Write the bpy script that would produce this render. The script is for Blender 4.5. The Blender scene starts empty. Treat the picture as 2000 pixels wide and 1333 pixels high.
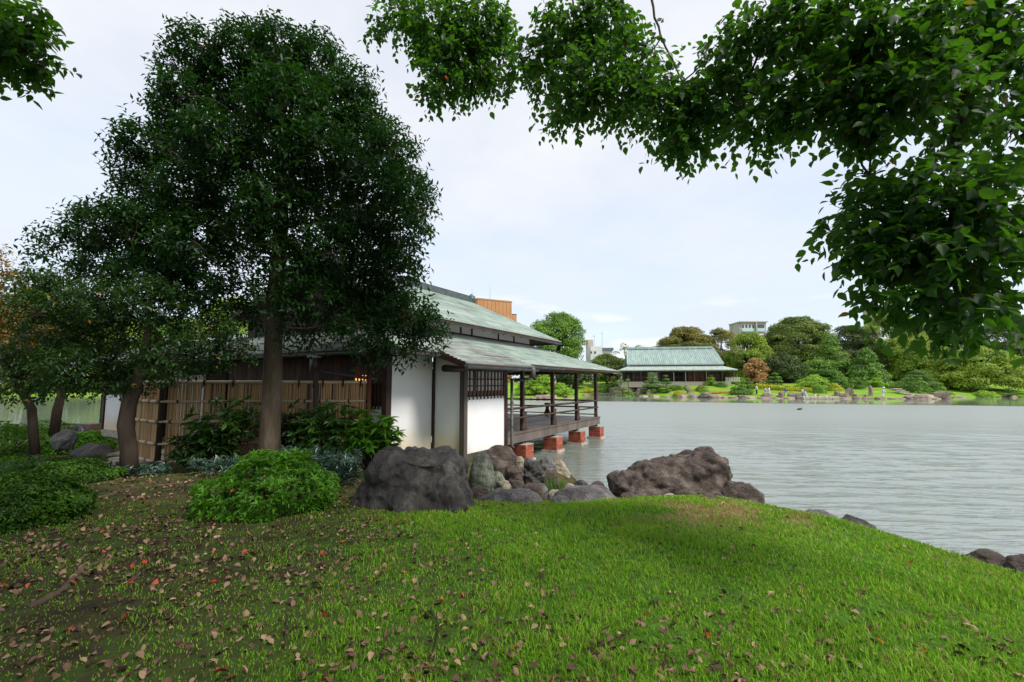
import bpy, bmesh, math, random
import numpy as np
from mathutils import Vector, Matrix, noise as mnoise

random.seed(7)
RNG = np.random.default_rng(11)
S = bpy.context.scene
C = S.collection

# ------------------------------------------------------------------ camera, sky, sun, exposure
H = 2.6                       # eye height above the pond
F = 889.0                     # focal length in pixels of the 2000 px wide photograph (16 mm on full frame)
PITCH = math.radians(5.33)
cam = bpy.data.cameras.new('camera')
cam.lens = 16.0; cam.sensor_width = 36.0; cam.clip_end = 6000; cam.clip_start = 0.05
co = bpy.data.objects.new('camera', cam); C.objects.link(co)
co.location = (0, 0, H); co.rotation_euler = (math.pi/2 + PITCH, 0, 0)
S.camera = co

SUN_EL, SUN_AZ = math.radians(50), math.radians(128)      # azimuth clockwise from +Y (straight ahead)
w = bpy.data.worlds.new('World'); S.world = w; w.use_nodes = True
nt = w.node_tree; N = nt.nodes; L = nt.links; N.clear()
wo = N.new('ShaderNodeOutputWorld')
sky = N.new('ShaderNodeTexSky'); sky.sky_type = 'NISHITA'; sky.sun_disc = False
sky.sun_elevation = SUN_EL; sky.sun_rotation = SUN_AZ
b1 = N.new('ShaderNodeBackground'); b1.inputs['Strength'].default_value = 0.15
L.new(sky.outputs[0], b1.inputs['Color'])
def wn(t, **k):
    n = N.new(t)
    for a, b in k.items(): setattr(n, a, b)
    return n
tc = wn('ShaderNodeTexCoord'); sep = wn('ShaderNodeSeparateXYZ'); L.new(tc.outputs['Generated'], sep.inputs[0])
zz = wn('ShaderNodeMath', operation='MAXIMUM'); L.new(sep.outputs[2], zz.inputs[0]); zz.inputs[1].default_value = 0.0
za = wn('ShaderNodeMath', operation='ADD'); L.new(zz.outputs[0], za.inputs[0]); za.inputs[1].default_value = 0.18
dx = wn('ShaderNodeMath', operation='DIVIDE'); L.new(sep.outputs[0], dx.inputs[0]); L.new(za.outputs[0], dx.inputs[1])
dy = wn('ShaderNodeMath', operation='DIVIDE'); L.new(sep.outputs[1], dy.inputs[0]); L.new(za.outputs[0], dy.inputs[1])
cv = wn('ShaderNodeCombineXYZ'); L.new(dx.outputs[0], cv.inputs[0]); L.new(dy.outputs[0], cv.inputs[1])
n1 = wn('ShaderNodeTexNoise'); n1.inputs['Scale'].default_value = 1.1; n1.inputs['Detail'].default_value = 6; n1.inputs['Roughness'].default_value = .55
L.new(cv.outputs[0], n1.inputs['Vector'])
r1 = wn('ShaderNodeMapRange'); r1.inputs[1].default_value = .34; r1.inputs[2].default_value = .62; r1.inputs[3].default_value = .70; r1.inputs[4].default_value = 1.0
L.new(n1.outputs[0], r1.inputs[0])
# a few low cumulus banks above the horizon all the way round
mp = wn('ShaderNodeMapping'); mp.inputs['Scale'].default_value = (5.2, 5.2, 22); mp.inputs['Location'].default_value = (3.1, 7.7, .4)
L.new(tc.outputs['Generated'], mp.inputs[0])
n2 = wn('ShaderNodeTexNoise'); n2.inputs['Scale'].default_value = 1.0; n2.inputs['Detail'].default_value = 7; n2.inputs['Roughness'].default_value = .5
L.new(mp.outputs[0], n2.inputs['Vector'])
r2 = wn('ShaderNodeMapRange'); r2.inputs[1].default_value = .54; r2.inputs[2].default_value = .64
L.new(n2.outputs[0], r2.inputs[0])
band = wn('ShaderNodeMapRange', interpolation_type='SMOOTHSTEP'); band.inputs[1].default_value = .30; band.inputs[2].default_value = .12
L.new(sep.outputs[2], band.inputs[0])
pm = wn('ShaderNodeMath', operation='MULTIPLY'); L.new(r2.outputs[0], pm.inputs[0]); L.new(band.outputs[0], pm.inputs[1])
ccol = wn('ShaderNodeMix', data_type='RGBA'); L.new(pm.outputs[0], ccol.inputs[0])
ccol.inputs[6].default_value = (.80, .885, 1.0, 1); ccol.inputs[7].default_value = (1.0, 1.0, 1.0, 1)
hz = wn('ShaderNodeMapRange', interpolation_type='SMOOTHSTEP'); hz.inputs[1].default_value = .05; hz.inputs[2].default_value = .5
L.new(sep.outputs[2], hz.inputs[0])
cc2 = wn('ShaderNodeMix', data_type='RGBA'); L.new(hz.outputs[0], cc2.inputs[0]); L.new(ccol.outputs[2], cc2.inputs[6]); cc2.inputs[7].default_value = (.93, .955, 1.0, 1)
b2 = wn('ShaderNodeBackground'); b2.inputs['Strength'].default_value = .60
L.new(cc2.outputs[2], b2.inputs['Color'])
fx = wn('ShaderNodeMath', operation='MAXIMUM'); L.new(r1.outputs[0], fx.inputs[0]); L.new(pm.outputs[0], fx.inputs[1])
ms = wn('ShaderNodeMixShader'); L.new(fx.outputs[0], ms.inputs[0]); L.new(b1.outputs[0], ms.inputs[1]); L.new(b2.outputs[0], ms.inputs[2])
L.new(ms.outputs[0], wo.inputs[0])

sl = bpy.data.lights.new('sun', 'SUN'); sl.energy = 2.5; sl.angle = math.radians(16); sl.color = (1.0, .95, .86)
so = bpy.data.objects.new('sun', sl); C.objects.link(so)
sd = Vector((math.sin(SUN_AZ)*math.cos(SUN_EL), math.cos(SUN_AZ)*math.cos(SUN_EL), math.sin(SUN_EL)))
so.rotation_euler = sd.to_track_quat('Z', 'Y').to_euler()
so.location = (0, 0, 60)
S.view_settings.view_transform = 'Standard'; S.view_settings.look = 'None'
S.view_settings.gamma = 1; S.view_settings.use_curve_mapping = False
S.view_settings.exposure = 0.75
S.render.engine = 'CYCLES'
S.cycles.max_bounces = 6; S.cycles.diffuse_bounces = 3; S.cycles.glossy_bounces = 3; S.cycles.transmission_bounces = 4
S.cycles.transparent_max_bounces = 8; S.cycles.use_denoising = True

# ------------------------------------------------------------------ pixel <-> place
cp, sp_ = math.cos(PITCH), math.sin(PITCH)
def ray(px, py):
    X = (px-1000)/F; Y = (666.5-py)/F
    return np.array([X, cp - Y*sp_, sp_ + Y*cp])
def at(px, py, D):
    r = ray(px, py); t = D/r[1]
    return Vector((r[0]*t, D, H + r[2]*t))
def atz(px, py, z):
    r = ray(px, py); t = (z-H)/r[2]
    return Vector((r[0]*t, r[1]*t, z))
def pix(P):
    P = np.asarray(P); y = P[..., 1]; z = P[..., 2]-H
    d = y*cp + z*sp_; v = -y*sp_ + z*cp
    return 1000 + F*P[..., 0]/d, 666.5 - F*v/d, d

# ------------------------------------------------------------------ helpers: objects, meshes
def link(o, parent=None):
    C.objects.link(o)
    if parent is not None: o.parent = parent
    return o
def tag(o, label=None, cat=None, group=None, kind=None):
    if label: o['label'] = label
    if cat: o['category'] = cat
    if group: o['group'] = group
    if kind: o['kind'] = kind
    return o
def thing(name, label, cat, loc=(0, 0, 0), rz=0, group=None):
    o = bpy.data.objects.new(name, None); o.empty_display_size = .2
    o.location = loc; o.rotation_euler = (0, 0, rz); link(o)
    return tag(o, label, cat, group)
def np_mesh(name, V, Fc, m=None, smooth=False):
    """V (n,3); Fc (m,k) equal-sized faces."""
    me = bpy.data.meshes.new(name)
    V = np.ascontiguousarray(V, dtype=np.float32); Fc = np.ascontiguousarray(Fc, dtype=np.int32)
    k = Fc.shape[1]
    me.vertices.add(len(V)); me.vertices.foreach_set('co', V.ravel())
    me.loops.add(Fc.size); me.loops.foreach_set('vertex_index', Fc.ravel())
    me.polygons.add(len(Fc))
    me.polygons.foreach_set('loop_start', np.arange(0, Fc.size, k, dtype=np.int32))
    me.polygons.foreach_set('loop_total', np.full(len(Fc), k, dtype=np.int32))
    if smooth: me.polygons.foreach_set('use_smooth', np.ones(len(Fc), dtype=bool))
    me.update(calc_edges=True)
    if m: me.materials.append(m)
    return me
def obj(name, me, parent=None, loc=None, rot=None):
    o = bpy.data.objects.new(name, me); link(o, parent)
    if loc is not None: o.location = loc
    if rot is not None: o.rotation_euler = rot
    return o
class MB:
    """collects quads/tris, builds ONE mesh"""
    def __init__(s): s.v = []; s.f = []
    def quad(s, *p):
        b = len(s.v); s.v += [tuple(q) for q in p]; s.f.append(tuple(range(b, b+len(p))))
    def box(s, c, d, M=None):
        b = len(s.v)
        for i in range(8):
            p = Vector((c[0]+(d[0]/2 if i & 1 else -d[0]/2), c[1]+(d[1]/2 if i & 2 else -d[1]/2), c[2]+(d[2]/2 if i & 4 else -d[2]/2)))
            s.v.append(tuple(M @ p if M is not None else p))
        for q in ((0, 2, 3, 1), (4, 5, 7, 6), (0, 1, 5, 4), (2, 6, 7, 3), (0, 4, 6, 2), (1, 3, 7, 5)):
            s.f.append(tuple(b+i for i in q))
    def tube(s, pts, rad, n=8, cap=True):
        pts = [Vector(p) for p in pts]; b = len(s.v)
        if not hasattr(rad, '__len__'): rad = [rad]*len(pts)
        up = Vector((0, 0, 1)); ref = None
        for i, p in enumerate(pts):
            t = (pts[min(i+1, len(pts)-1)] - pts[max(i-1, 0)]).normalized()
            if ref is None:
                ref = t.cross(up if abs(t.z) < .9 else Vector((1, 0, 0))).normalized()
            else:
                ref = (ref - t*ref.dot(t)).normalized()
            q = t.cross(ref)
            for j in range(n):
                a = 2*math.pi*j/n
                s.v.append(tuple(p + (ref*math.cos(a) + q*math.sin(a))*rad[i]))
        for i in range(len(pts)-1):
            for j in range(n):
                s.f.append((b+i*n+j, b+i*n+(j+1) % n, b+(i+1)*n+(j+1) % n, b+(i+1)*n+j))
        if cap:
            s.f.append(tuple(b+j for j in range(n-1, -1, -1)))
            s.f.append(tuple(b+(len(pts)-1)*n+j for j in range(n)))
    def mesh(s, name, m=None, smooth=False, bevel=0):
        me = bpy.data.meshes.new(name); me.from_pydata(s.v, [], s.f)
        if bevel:
            bm = bmesh.new(); bm.from_mesh(me)
            bmesh.ops.bevel(bm, geom=bm.edges[:], offset=bevel, segments=1, affect='EDGES')
            bm.to_mesh(me); bm.free()
        if smooth: me.shade_smooth()
        if m: me.materials.append(m)
        me.update()
        return me
    def build(s, name, m=None, parent=None, smooth=False, bevel=0):
        return obj(name, s.mesh(name, m, smooth, bevel), parent)
def bx(name, c, d, m, parent, M=None, bevel=0):
    b = MB(); b.box(c, d, M); return b.build(name, m, parent, bevel=bevel)

def smooth(a, b, x):
    t = np.clip((x-a)/(b-a), 0, 1); return t*t*(3-2*t)
_T = RNG.random((256, 256))
def vnoise(x, y, s=1.0, oct=3):
    x = np.asarray(x)*s; y = np.asarray(y)*s; out = 0; a = 1; tot = 0
    for o in range(oct):
        xi = np.floor(x).astype(int); yi = np.floor(y).astype(int); fx_ = x-xi; fy_ = y-yi
        fx_ = fx_*fx_*(3-2*fx_); fy_ = fy_*fy_*(3-2*fy_)
        g = lambda i, j: _T[i % 256, j % 256]
        out = out + a*((g(xi, yi)*(1-fx_)+g(xi+1, yi)*fx_)*(1-fy_) + (g(xi, yi+1)*(1-fx_)+g(xi+1, yi+1)*fx_)*fy_)
        tot += a; a *= .5; x = x*2.03+17; y = y*2.03+31
    return out/tot

# ------------------------------------------------------------------ materials
def newmat(name):
    m = bpy.data.materials.new(name); m.use_nodes = True
    m.node_tree.nodes.clear()
    return m, m.node_tree.nodes, m.node_tree.links
def ramp(Nn, cols, fac=None, Lk=None):
    r = Nn.new('ShaderNodeValToRGB'); e = r.color_ramp.elements
    while len(e) < len(cols): e.new(.5)
    for i, (p, c) in enumerate(cols): e[i].position = p; e[i].color = (*c, 1)
    if fac is not None: Lk.new(fac, r.inputs[0])
    return r
def surf(name, cols, scale=3, stretch=(1, 1, 1), rough=.8, bump=.3, bscale=None, detail=6, spec=.3, rnd=.0, coord='Object', metallic=0, nrough=.6, dist=.02):
    """noise-coloured surface with fine relief; rnd = brightness change from object to object"""
    m, Nn, Lk = newmat(name)
    o = Nn.new('ShaderNodeOutputMaterial'); p = Nn.new('ShaderNodeBsdfPrincipled'); Lk.new(p.outputs[0], o.inputs[0])
    t = Nn.new('ShaderNodeTexCoord'); mpn = Nn.new('ShaderNodeMapping'); mpn.inputs['Scale'].default_value = stretch
    Lk.new(t.outputs[coord], mpn.inputs[0])
    n = Nn.new('ShaderNodeTexNoise'); n.inputs['Scale'].default_value = scale; n.inputs['Detail'].default_value = detail; n.inputs['Roughness'].default_value = nrough
    Lk.new(mpn.outputs[0], n.inputs['Vector'])
    k = len(cols); r = ramp(Nn, [(.3+.4*i/max(1, k-1), c) for i, c in enumerate(cols)], n.outputs[0], Lk)
    col = r.outputs[0]
    if rnd:
        oi = Nn.new('ShaderNodeObjectInfo'); mr = Nn.new('ShaderNodeMapRange'); mr.inputs[3].default_value = 1-rnd; mr.inputs[4].default_value = 1+rnd
        gi = Nn.new('ShaderNodeNewGeometry'); ad_ = Nn.new('ShaderNodeMath'); ad_.operation = 'ADD'; Lk.new(oi.outputs['Random'], ad_.inputs[0]); Lk.new(gi.outputs['Random Per Island'], ad_.inputs[1])
        fr_ = Nn.new('ShaderNodeMath'); fr_.operation = 'FRACT'; Lk.new(ad_.outputs[0], fr_.inputs[0]); Lk.new(fr_.outputs[0], mr.inputs[0])
        hs = Nn.new('ShaderNodeHueSaturation'); Lk.new(col, hs.inputs['Color']); Lk.new(mr.outputs[0], hs.inputs['Value']); col = hs.outputs[0]
    Lk.new(col, p.inputs['Base Color'])
    p.inputs['Roughness'].default_value = rough; p.inputs['Specular IOR Level'].default_value = spec; p.inputs['Metallic'].default_value = metallic
    if bump:
        n2_ = Nn.new('ShaderNodeTexNoise'); n2_.inputs['Scale'].default_value = bscale or scale*4; n2_.inputs['Detail'].default_value = 8
        Lk.new(mpn.outputs[0], n2_.inputs['Vector'])
        bp = Nn.new('ShaderNodeBump'); bp.inputs['Strength'].default_value = bump; bp.inputs['Distance'].default_value = dist
        Lk.new(n2_.outputs[0], bp.inputs['Height']); Lk.new(bp.outputs[0], p.inputs['Normal'])
    return m
def leafmat(name, dark, mid, light, trans=(.25, .45, .03), tf=.3, rough=.45, clump=.6, spec=.35, odd=None):
    """leaves: each leaf its own tint, clumps of leaves drift too, light passes through"""
    m, Nn, Lk = newmat(name)
    o = Nn.new('ShaderNodeOutputMaterial'); p = Nn.new('ShaderNodeBsdfPrincipled')
    g = Nn.new('ShaderNodeNewGeometry'); oi = Nn.new('ShaderNodeObjectInfo')
    a = Nn.new('ShaderNodeMath'); a.operation = 'ADD'; Lk.new(g.outputs['Random Per Island'], a.inputs[0]); Lk.new(oi.outputs['Random'], a.inputs[1])
    fr = Nn.new('ShaderNodeMath'); fr.operation = 'FRACT'; Lk.new(a.outputs[0], fr.inputs[0])
    n = Nn.new('ShaderNodeTexNoise'); n.inputs['Scale'].default_value = clump; n.inputs['Detail'].default_value = 3
    Lk.new(g.outputs['Position'], n.inputs['Vector'])
    mx = Nn.new('ShaderNodeMath'); mx.operation = 'MULTIPLY_ADD'; Lk.new(fr.outputs[0], mx.inputs[0]); mx.inputs[1].default_value = .5
    mm = Nn.new('ShaderNodeMapRange'); mm.inputs[1].default_value = .3; mm.inputs[2].default_value = .7; mm.inputs[3].default_value = 0; mm.inputs[4].default_value = .5
    Lk.new(n.outputs[0], mm.inputs[0]); Lk.new(mm.outputs[0], mx.inputs[2])
    r = ramp(Nn, [(.1, dark), (.5, mid), (.92, light)], mx.outputs[0], Lk)
    col = r.outputs[0]
    if odd:
        gt = Nn.new('ShaderNodeMath'); gt.operation = 'GREATER_THAN'; Lk.new(fr.outputs[0], gt.inputs[0]); gt.inputs[1].default_value = odd[0]
        mc = Nn.new('ShaderNodeMix'); mc.data_type = 'RGBA'; Lk.new(gt.outputs[0], mc.inputs[0]); Lk.new(col, mc.inputs[6]); mc.inputs[7].default_value = (*odd[1], 1); col = mc.outputs[2]
    Lk.new(col, p.inputs['Base Color']); p.inputs['Roughness'].default_value = rough; p.inputs['Specular IOR Level'].default_value = spec
    tr = Nn.new('ShaderNodeBsdfTranslucent')
    mt = Nn.new('ShaderNodeMix'); mt.data_type = 'RGBA'; mt.inputs[0].default_value = .55; Lk.new(col, mt.inputs[6]); mt.inputs[7].default_value = (*trans, 1)
    Lk.new(mt.outputs[2], tr.inputs['Color'])
    x = Nn.new('ShaderNodeMixShader'); x.inputs[0].default_value = tf; Lk.new(p.outputs[0], x.inputs[1]); Lk.new(tr.outputs[0], x.inputs[2])
    Lk.new(x.outputs[0], o.inputs[0])
    return m

M = {}
M['bark'] = surf('bark', [(.045, .032, .022), (.10, .075, .05), (.15, .12, .085)], 6, (1, 1, .25), .9, .6, 18)
M['bark_dark'] = surf('bark_dark', [(.025, .018, .013), (.06, .042, .03)], 6, (1, 1, .3), .9, .6, 20)
M['wood_dark'] = surf('dark_wood', [(.022, .012, .009), (.05, .026, .018), (.075, .042, .03)], 2.5, (1, 1, 1), .6, .25, 30, rnd=.25)
M['wood_red'] = surf('reddish_wood', [(.06, .02, .01), (.14, .05, .02)], 3, (1, 1, .3), .6, .2, 30, rnd=.2)
M['wood_grey'] = surf('weathered_wood', [(.07, .055, .048), (.14, .115, .10)], 3, (1, 1, .2), .75, .3, 24, rnd=.25)
M['deck'] = surf('deck_boards', [(.10, .08, .072), (.17, .14, .13)], 3, (1, .3, 1), .45, .2, 24, rnd=.2, spec=.5)
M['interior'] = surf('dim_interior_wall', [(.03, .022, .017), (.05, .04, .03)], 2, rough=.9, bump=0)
M['paper'] = surf('shoji_paper', [(.45, .42, .38), (.56, .52, .48)], 1.5, rough=.9, bump=.05)
M['copper'] = surf('copper_patina', [(.22, .245, .225), (.31, .375, .335), (.37, .44, .395), (.42, .465, .43)], 1.6, (1, 1, 1), .6, .25, 8, rnd=.13, spec=.4)
M['copper_brown'] = surf('copper_patina_brown', [(.20, .19, .18), (.33, .34, .32), (.42, .44, .42)], 1.6, (1, 1, 1), .55, .25, 8, rnd=.30, spec=.45)
M['copper_rib'] = surf('ribbed_copper', [(.22, .30, .28), (.29, .38, .355), (.38, .47, .44)], .8, (2, 1, .2), .5, .1, 6, rnd=.10, spec=.4)
M['gutter'] = surf('gutter_copper', [(.05, .065, .065), (.11, .14, .14)], 4, rough=.45, bump=.1, metallic=.3)
M['downpipe'] = surf('downpipe_metal', [(.06, .05, .05), (.12, .11, .105)], 5, rough=.5, bump=.1, metallic=.2)
M['brick'] = surf('red_brick', [(.24, .06, .035), (.42, .11, .06)], 9, rough=.85, bump=.4, rnd=.38)
M['mortar'] = surf('mortar', [(.30, .23, .19), (.42, .35, .29)], 8, rough=.95, bump=.3)
M['concrete'] = surf('pale_concrete', [(.22, .20, .16), (.36, .33, .27), (.44, .41, .35)], 5, rough=.9, bump=.3)
M['stone_grey'] = surf('grey_stone', [(.045, .042, .045), (.12, .11, .11), (.20, .185, .18)], 2.2, (1, 1, 1), .8, .8, 9, detail=10, dist=.04)
M['stone_dark'] = surf('dark_wet_stone', [(.016, .014, .013), (.045, .039, .035), (.095, .082, .072)], 1.5, (1, 1, .5), .62, .9, 6, detail=10, spec=.45, dist=.05)
M['stone_brown'] = surf('brown_stone', [(.05, .032, .027), (.115, .078, .065), (.19, .14, .115)], 1.8, (1, 1, 1), .85, .9, 7, detail=10, dist=.05)
M['stone_green'] = surf('pale_green_stone', [(.06, .055, .05), (.17, .19, .145), (.27, .30, .23)], 2.0, (1.6, 1.6, .4), .8, .5, 9, detail=8)
M['stone_pale'] = surf('pale_sandy_stone', [(.16, .14, .12), (.36, .31, .23), (.48, .42, .32)], 2.4, (1, 1, 1), .85, .7, 9, detail=8)
def rockmat(name, cols, streak=(1, 1, 1), lich=(.30, .31, .26), lf=.5, sc=1.0, spec=.35, rough=.78, crack=.35):
    m, Nn, Lk = newmat(name)
    o = Nn.new('ShaderNodeOutputMaterial'); p = Nn.new('ShaderNodeBsdfPrincipled'); Lk.new(p.outputs[0], o.inputs[0])
    t = Nn.new('ShaderNodeTexCoord'); mp_ = Nn.new('ShaderNodeMapping'); mp_.inputs['Scale'].default_value = streak; Lk.new(t.outputs['Object'], mp_.inputs[0])
    def noi(s, d=8, rgh=.62, v=None):
        n = Nn.new('ShaderNodeTexNoise'); n.inputs['Scale'].default_value = s*sc; n.inputs['Detail'].default_value = d; n.inputs['Roughness'].default_value = rgh; Lk.new(v or mp_.outputs[0], n.inputs['Vector']); return n.outputs[0]
    def mth(op, a, b):
        q = Nn.new('ShaderNodeMath'); q.operation = op; q.use_clamp = False
        for k, v in enumerate((a, b)):
            if isinstance(v, (int, float)): q.inputs[k].default_value = v
            else: Lk.new(v, q.inputs[k])
        return q.outputs[0]
    def mr(x, a, b, c, d):
        q = Nn.new('ShaderNodeMapRange'); q.inputs[1].default_value = a; q.inputs[2].default_value = b; q.inputs[3].default_value = c; q.inputs[4].default_value = d; Lk.new(x, q.inputs[0]); return q.outputs[0]
    base = ramp(Nn, [(.32+.36*i/(len(cols)-1), c) for i, c in enumerate(cols)], noi(2.4, 10, .68), Lk)
    fine = mr(noi(34, 4), .3, .7, .62, 1.4)
    # cracks: edges of stretched warped cells
    wv = Nn.new('ShaderNodeTexNoise'); wv.inputs['Scale'].default_value = 2.5; Lk.new(mp_.outputs[0], wv.inputs['Vector'])
    va = Nn.new('ShaderNodeVectorMath'); va.operation = 'MULTIPLY_ADD'; Lk.new(wv.outputs['Color'], va.inputs[0]); va.inputs[1].default_value = (.7, .7, .7); Lk.new(mp_.outputs[0], va.inputs[2])
    vo = Nn.new('ShaderNodeTexVoronoi'); vo.feature = 'DISTANCE_TO_EDGE'; vo.inputs['Scale'].default_value = 3.2*sc; Lk.new(va.outputs[0], vo.inputs['Vector'])
    ck = mr(vo.outputs['Distance'], 0, .03, 1-crack, 1)
    hs = Nn.new('ShaderNodeHueSaturation'); Lk.new(base.outputs[0], hs.inputs['Color']); Lk.new(mth('MULTIPLY', fine, ck), hs.inputs['Value'])
    li = mr(noi(5.5, 8, .7), .58, .66, 0, lf)
    mx = Nn.new('ShaderNodeMix'); mx.data_type = 'RGBA'; Lk.new(li, mx.inputs[0]); Lk.new(hs.outputs[0], mx.inputs[6]); mx.inputs[7].default_value = (*lich, 1)
    Lk.new(mx.outputs[2], p.inputs['Base Color']); p.inputs['Roughness'].default_value = rough; p.inputs['Specular IOR Level'].default_value = spec
    hgt = mth('ADD', mth('MULTIPLY', noi(7, 12, .7), 1.0), mth('MULTIPLY', ck, .35))
    b = Nn.new('ShaderNodeBump'); b.inputs['Strength'].default_value = 1.0; b.inputs['Distance'].default_value = .07; Lk.new(hgt, b.inputs['Height']); Lk.new(b.outputs[0], p.inputs['Normal'])
    return m
M['stone_grey'] = rockmat('grey_stone', [(.05, .047, .05), (.13, .12, .12), (.24, .225, .22)])
M['stone_dark'] = rockmat('dark_weathered_stone', [(.006, .005, .005), (.018, .015, .014), (.045, .038, .034), (.10, .088, .078)], (1.3, 1.3, .32), (.07, .08, .06), .5, .9, .5, .55, .12)
M['stone_brown'] = rockmat('brown_stone', [(.030, .022, .018), (.085, .064, .053), (.18, .145, .122)], (1, 1, 1.4), (.27, .25, .19), .45)
M['stone_green'] = rockmat('pale_green_stone', [(.05, .045, .04), (.16, .18, .135), (.30, .33, .25)], (1.8, 1.8, .35), (.33, .34, .28), .6)
M['stone_pale'] = rockmat('pale_sandy_stone', [(.14, .12, .10), (.36, .31, .23), (.50, .44, .34)], (1, 1, 1.3), (.5, .46, .38), .5)
M['stone_far'] = surf('far_shore_stone', [(.09, .07, .06), (.24, .19, .155), (.42, .36, .29)], 1.2, (1, 1, 1), .9, .5, 4, rnd=.25)
M['cane'] = surf('split_bamboo', [(.24, .135, .055), (.48, .30, .135), (.62, .43, .22)], 4, (1, 1, .12), .5, .15, 20, rnd=.3, spec=.4)
M['cane_pale'] = surf('pale_bamboo_pole', [(.38, .27, .15), (.55, .42, .27)], 5, (1, 1, 1), .4, .1, 20, rnd=.12, spec=.5)
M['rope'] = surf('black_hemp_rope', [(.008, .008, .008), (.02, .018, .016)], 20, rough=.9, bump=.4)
M['white_trim'] = surf('white_painted_metal', [(.6, .6, .58), (.7, .7, .68)], 3, rough=.6, bump=0)
def plaster(name='white_plaster', top=1.3, amt=.4):
    m, Nn, Lk = newmat(name)
    o = Nn.new('ShaderNodeOutputMaterial'); p = Nn.new('ShaderNodeBsdfPrincipled'); Lk.new(p.outputs[0], o.inputs[0])
    g = Nn.new('ShaderNodeNewGeometry'); s = Nn.new('ShaderNodeSeparateXYZ'); Lk.new(g.outputs['Position'], s.inputs[0])
    n = Nn.new('ShaderNodeTexNoise'); n.inputs['Scale'].default_value = 1.7; n.inputs['Detail'].default_value = 6; Lk.new(g.outputs['Position'], n.inputs['Vector'])
    a = Nn.new('ShaderNodeMath'); a.operation = 'MULTIPLY_ADD'; Lk.new(n.outputs[0], a.inputs[0]); a.inputs[1].default_value = .55; Lk.new(s.outputs[2], a.inputs[2])
    r = Nn.new('ShaderNodeMapRange'); r.interpolation_type = 'SMOOTHSTEP'; r.inputs[1].default_value = .95; r.inputs[2].default_value = top; r.inputs[3].default_value = amt; r.inputs[4].default_value = 0
    Lk.new(a.outputs[0], r.inputs[0])
    mx = Nn.new('ShaderNodeMix'); mx.data_type = 'RGBA'; Lk.new(r.outputs[0], mx.inputs[0]); mx.inputs[6].default_value = (.76, .76, .77, 1); mx.inputs[7].default_value = (.62, .47, .26, 1)
    n3 = Nn.new('ShaderNodeTexNoise'); n3.inputs['Scale'].default_value = .8; n3.inputs['Detail'].default_value = 9; Lk.new(g.outputs['Position'], n3.inputs['Vector'])
    v = Nn.new('ShaderNodeMapRange'); v.inputs[1].default_value = .3; v.inputs[2].default_value = .7; v.inputs[3].default_value = .93; v.inputs[4].default_value = 1.04; Lk.new(n3.outputs[0], v.inputs[0])
    hs = Nn.new('ShaderNodeHueSaturation'); Lk.new(mx.outputs[2], hs.inputs['Color']); Lk.new(v.outputs[0], hs.inputs['Value']); Lk.new(hs.outputs[0], p.inputs['Base Color'])
    p.inputs['Roughness'].default_value = .9; p.inputs['Specular IOR Level'].default_value = .2
    return m
M['plaster'] = plaster(); M['plaster_stained'] = plaster('stained_plaster', 1.95, .75)

# leaves
M['leaf_dark'] = leafmat('glossy_dark_leaf', (.004, .013, .004), (.008, .029, .006), (.022, .078, .010), (.06, .22, .01), .26, .45, 1.0, .25)
M['leaf_camphor'] = leafmat('overhanging_green_leaf', (.008, .027, .005), (.017, .056, .009), (.042, .11, .014), (.15, .42, .012), .42, .45, 1.2, .25, odd=(.9965, (.34, .05, .015)))
M['leaf_small'] = leafmat('small_tree_leaf', (.007, .021, .007), (.014, .042, .010), (.04, .095, .018), (.12, .30, .02), .3, .42, 1.3, .35, odd=(.995, (.5, .25, .03)))
M['leaf_orange'] = leafmat('autumn_cherry_leaf', (.09, .08, .02), (.24, .17, .04), (.38, .16, .05), (.5, .3, .06), .35, .55, 1.0)
M['leaf_azalea'] = leafmat('bright_azalea_leaf', (.03, .085, .008), (.065, .20, .012), (.14, .34, .02), (.25, .55, .02), .3, .45, 2.5)
M['leaf_azalea_dim'] = leafmat('dim_azalea_leaf', (.018, .05, .008), (.05, .13, .012), (.12, .26, .02), (.14, .32, .02), .25, .5, 2.0)
M['leaf_aucuba'] = leafmat('broad_shrub_leaf', (.02, .06, .012), (.045, .13, .02), (.11, .24, .035), (.2, .42, .03), .25, .35, 1.5, .5)
M['leaf_blue'] = leafmat('bluish_undergrowth_leaf', (.018, .045, .028), (.04, .085, .055), (.10, .17, .13), (.1, .2, .08), .15, .3, 2.0, .6)
M['pine'] = leafmat('pine_foliage', (0.051, 0.109, 0.023), (0.109, 0.225, 0.032), (0.217, 0.392, 0.051), (0.261, 0.493, 0.043), .2, .6, .35)
M['pine_light'] = leafmat('light_pine_foliage', (0.102, 0.217, 0.017), (0.217, 0.420, 0.032), (0.362, 0.550, 0.058), (0.435, 0.550, 0.043), .2, .6, .35)
M['far_olive'] = leafmat('olive_foliage', (0.05, 0.085, 0.022), (0.12, 0.19, 0.034), (0.24, 0.32, 0.055), (0.362, 0.406, 0.043), .2, .6, .25)
M['far_brown'] = leafmat('turning_foliage', (.065, .085, .02), (.16, .18, .035), (.34, .27, .07), (0.435, 0.377, 0.058), .2, .6, .3)
M['far_green'] = leafmat('green_foliage', (0.058, 0.123, 0.023), (0.123, 0.246, 0.032), (0.246, 0.420, 0.051), (0.319, 0.550, 0.043), .2, .6, .25)
M['far_dark'] = leafmat('dark_foliage', (0.026, 0.046, 0.016), (0.065, 0.104, 0.028), (0.145, 0.196, 0.051), (0.145, 0.261, 0.029), .15, .6, .25)
M['far_lime'] = leafmat('yellow_green_foliage', (.075, .145, .018), (.19, .31, .028), (.35, .48, .05), (0.550, 0.550, 0.058), .22, .6, .3)
M['far_orange'] = leafmat('orange_foliage', (0.232, 0.131, 0.043), (0.478, 0.261, 0.102), (0.550, 0.392, 0.174), (0.550, 0.435, 0.145), .2, .6, .5)
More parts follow.
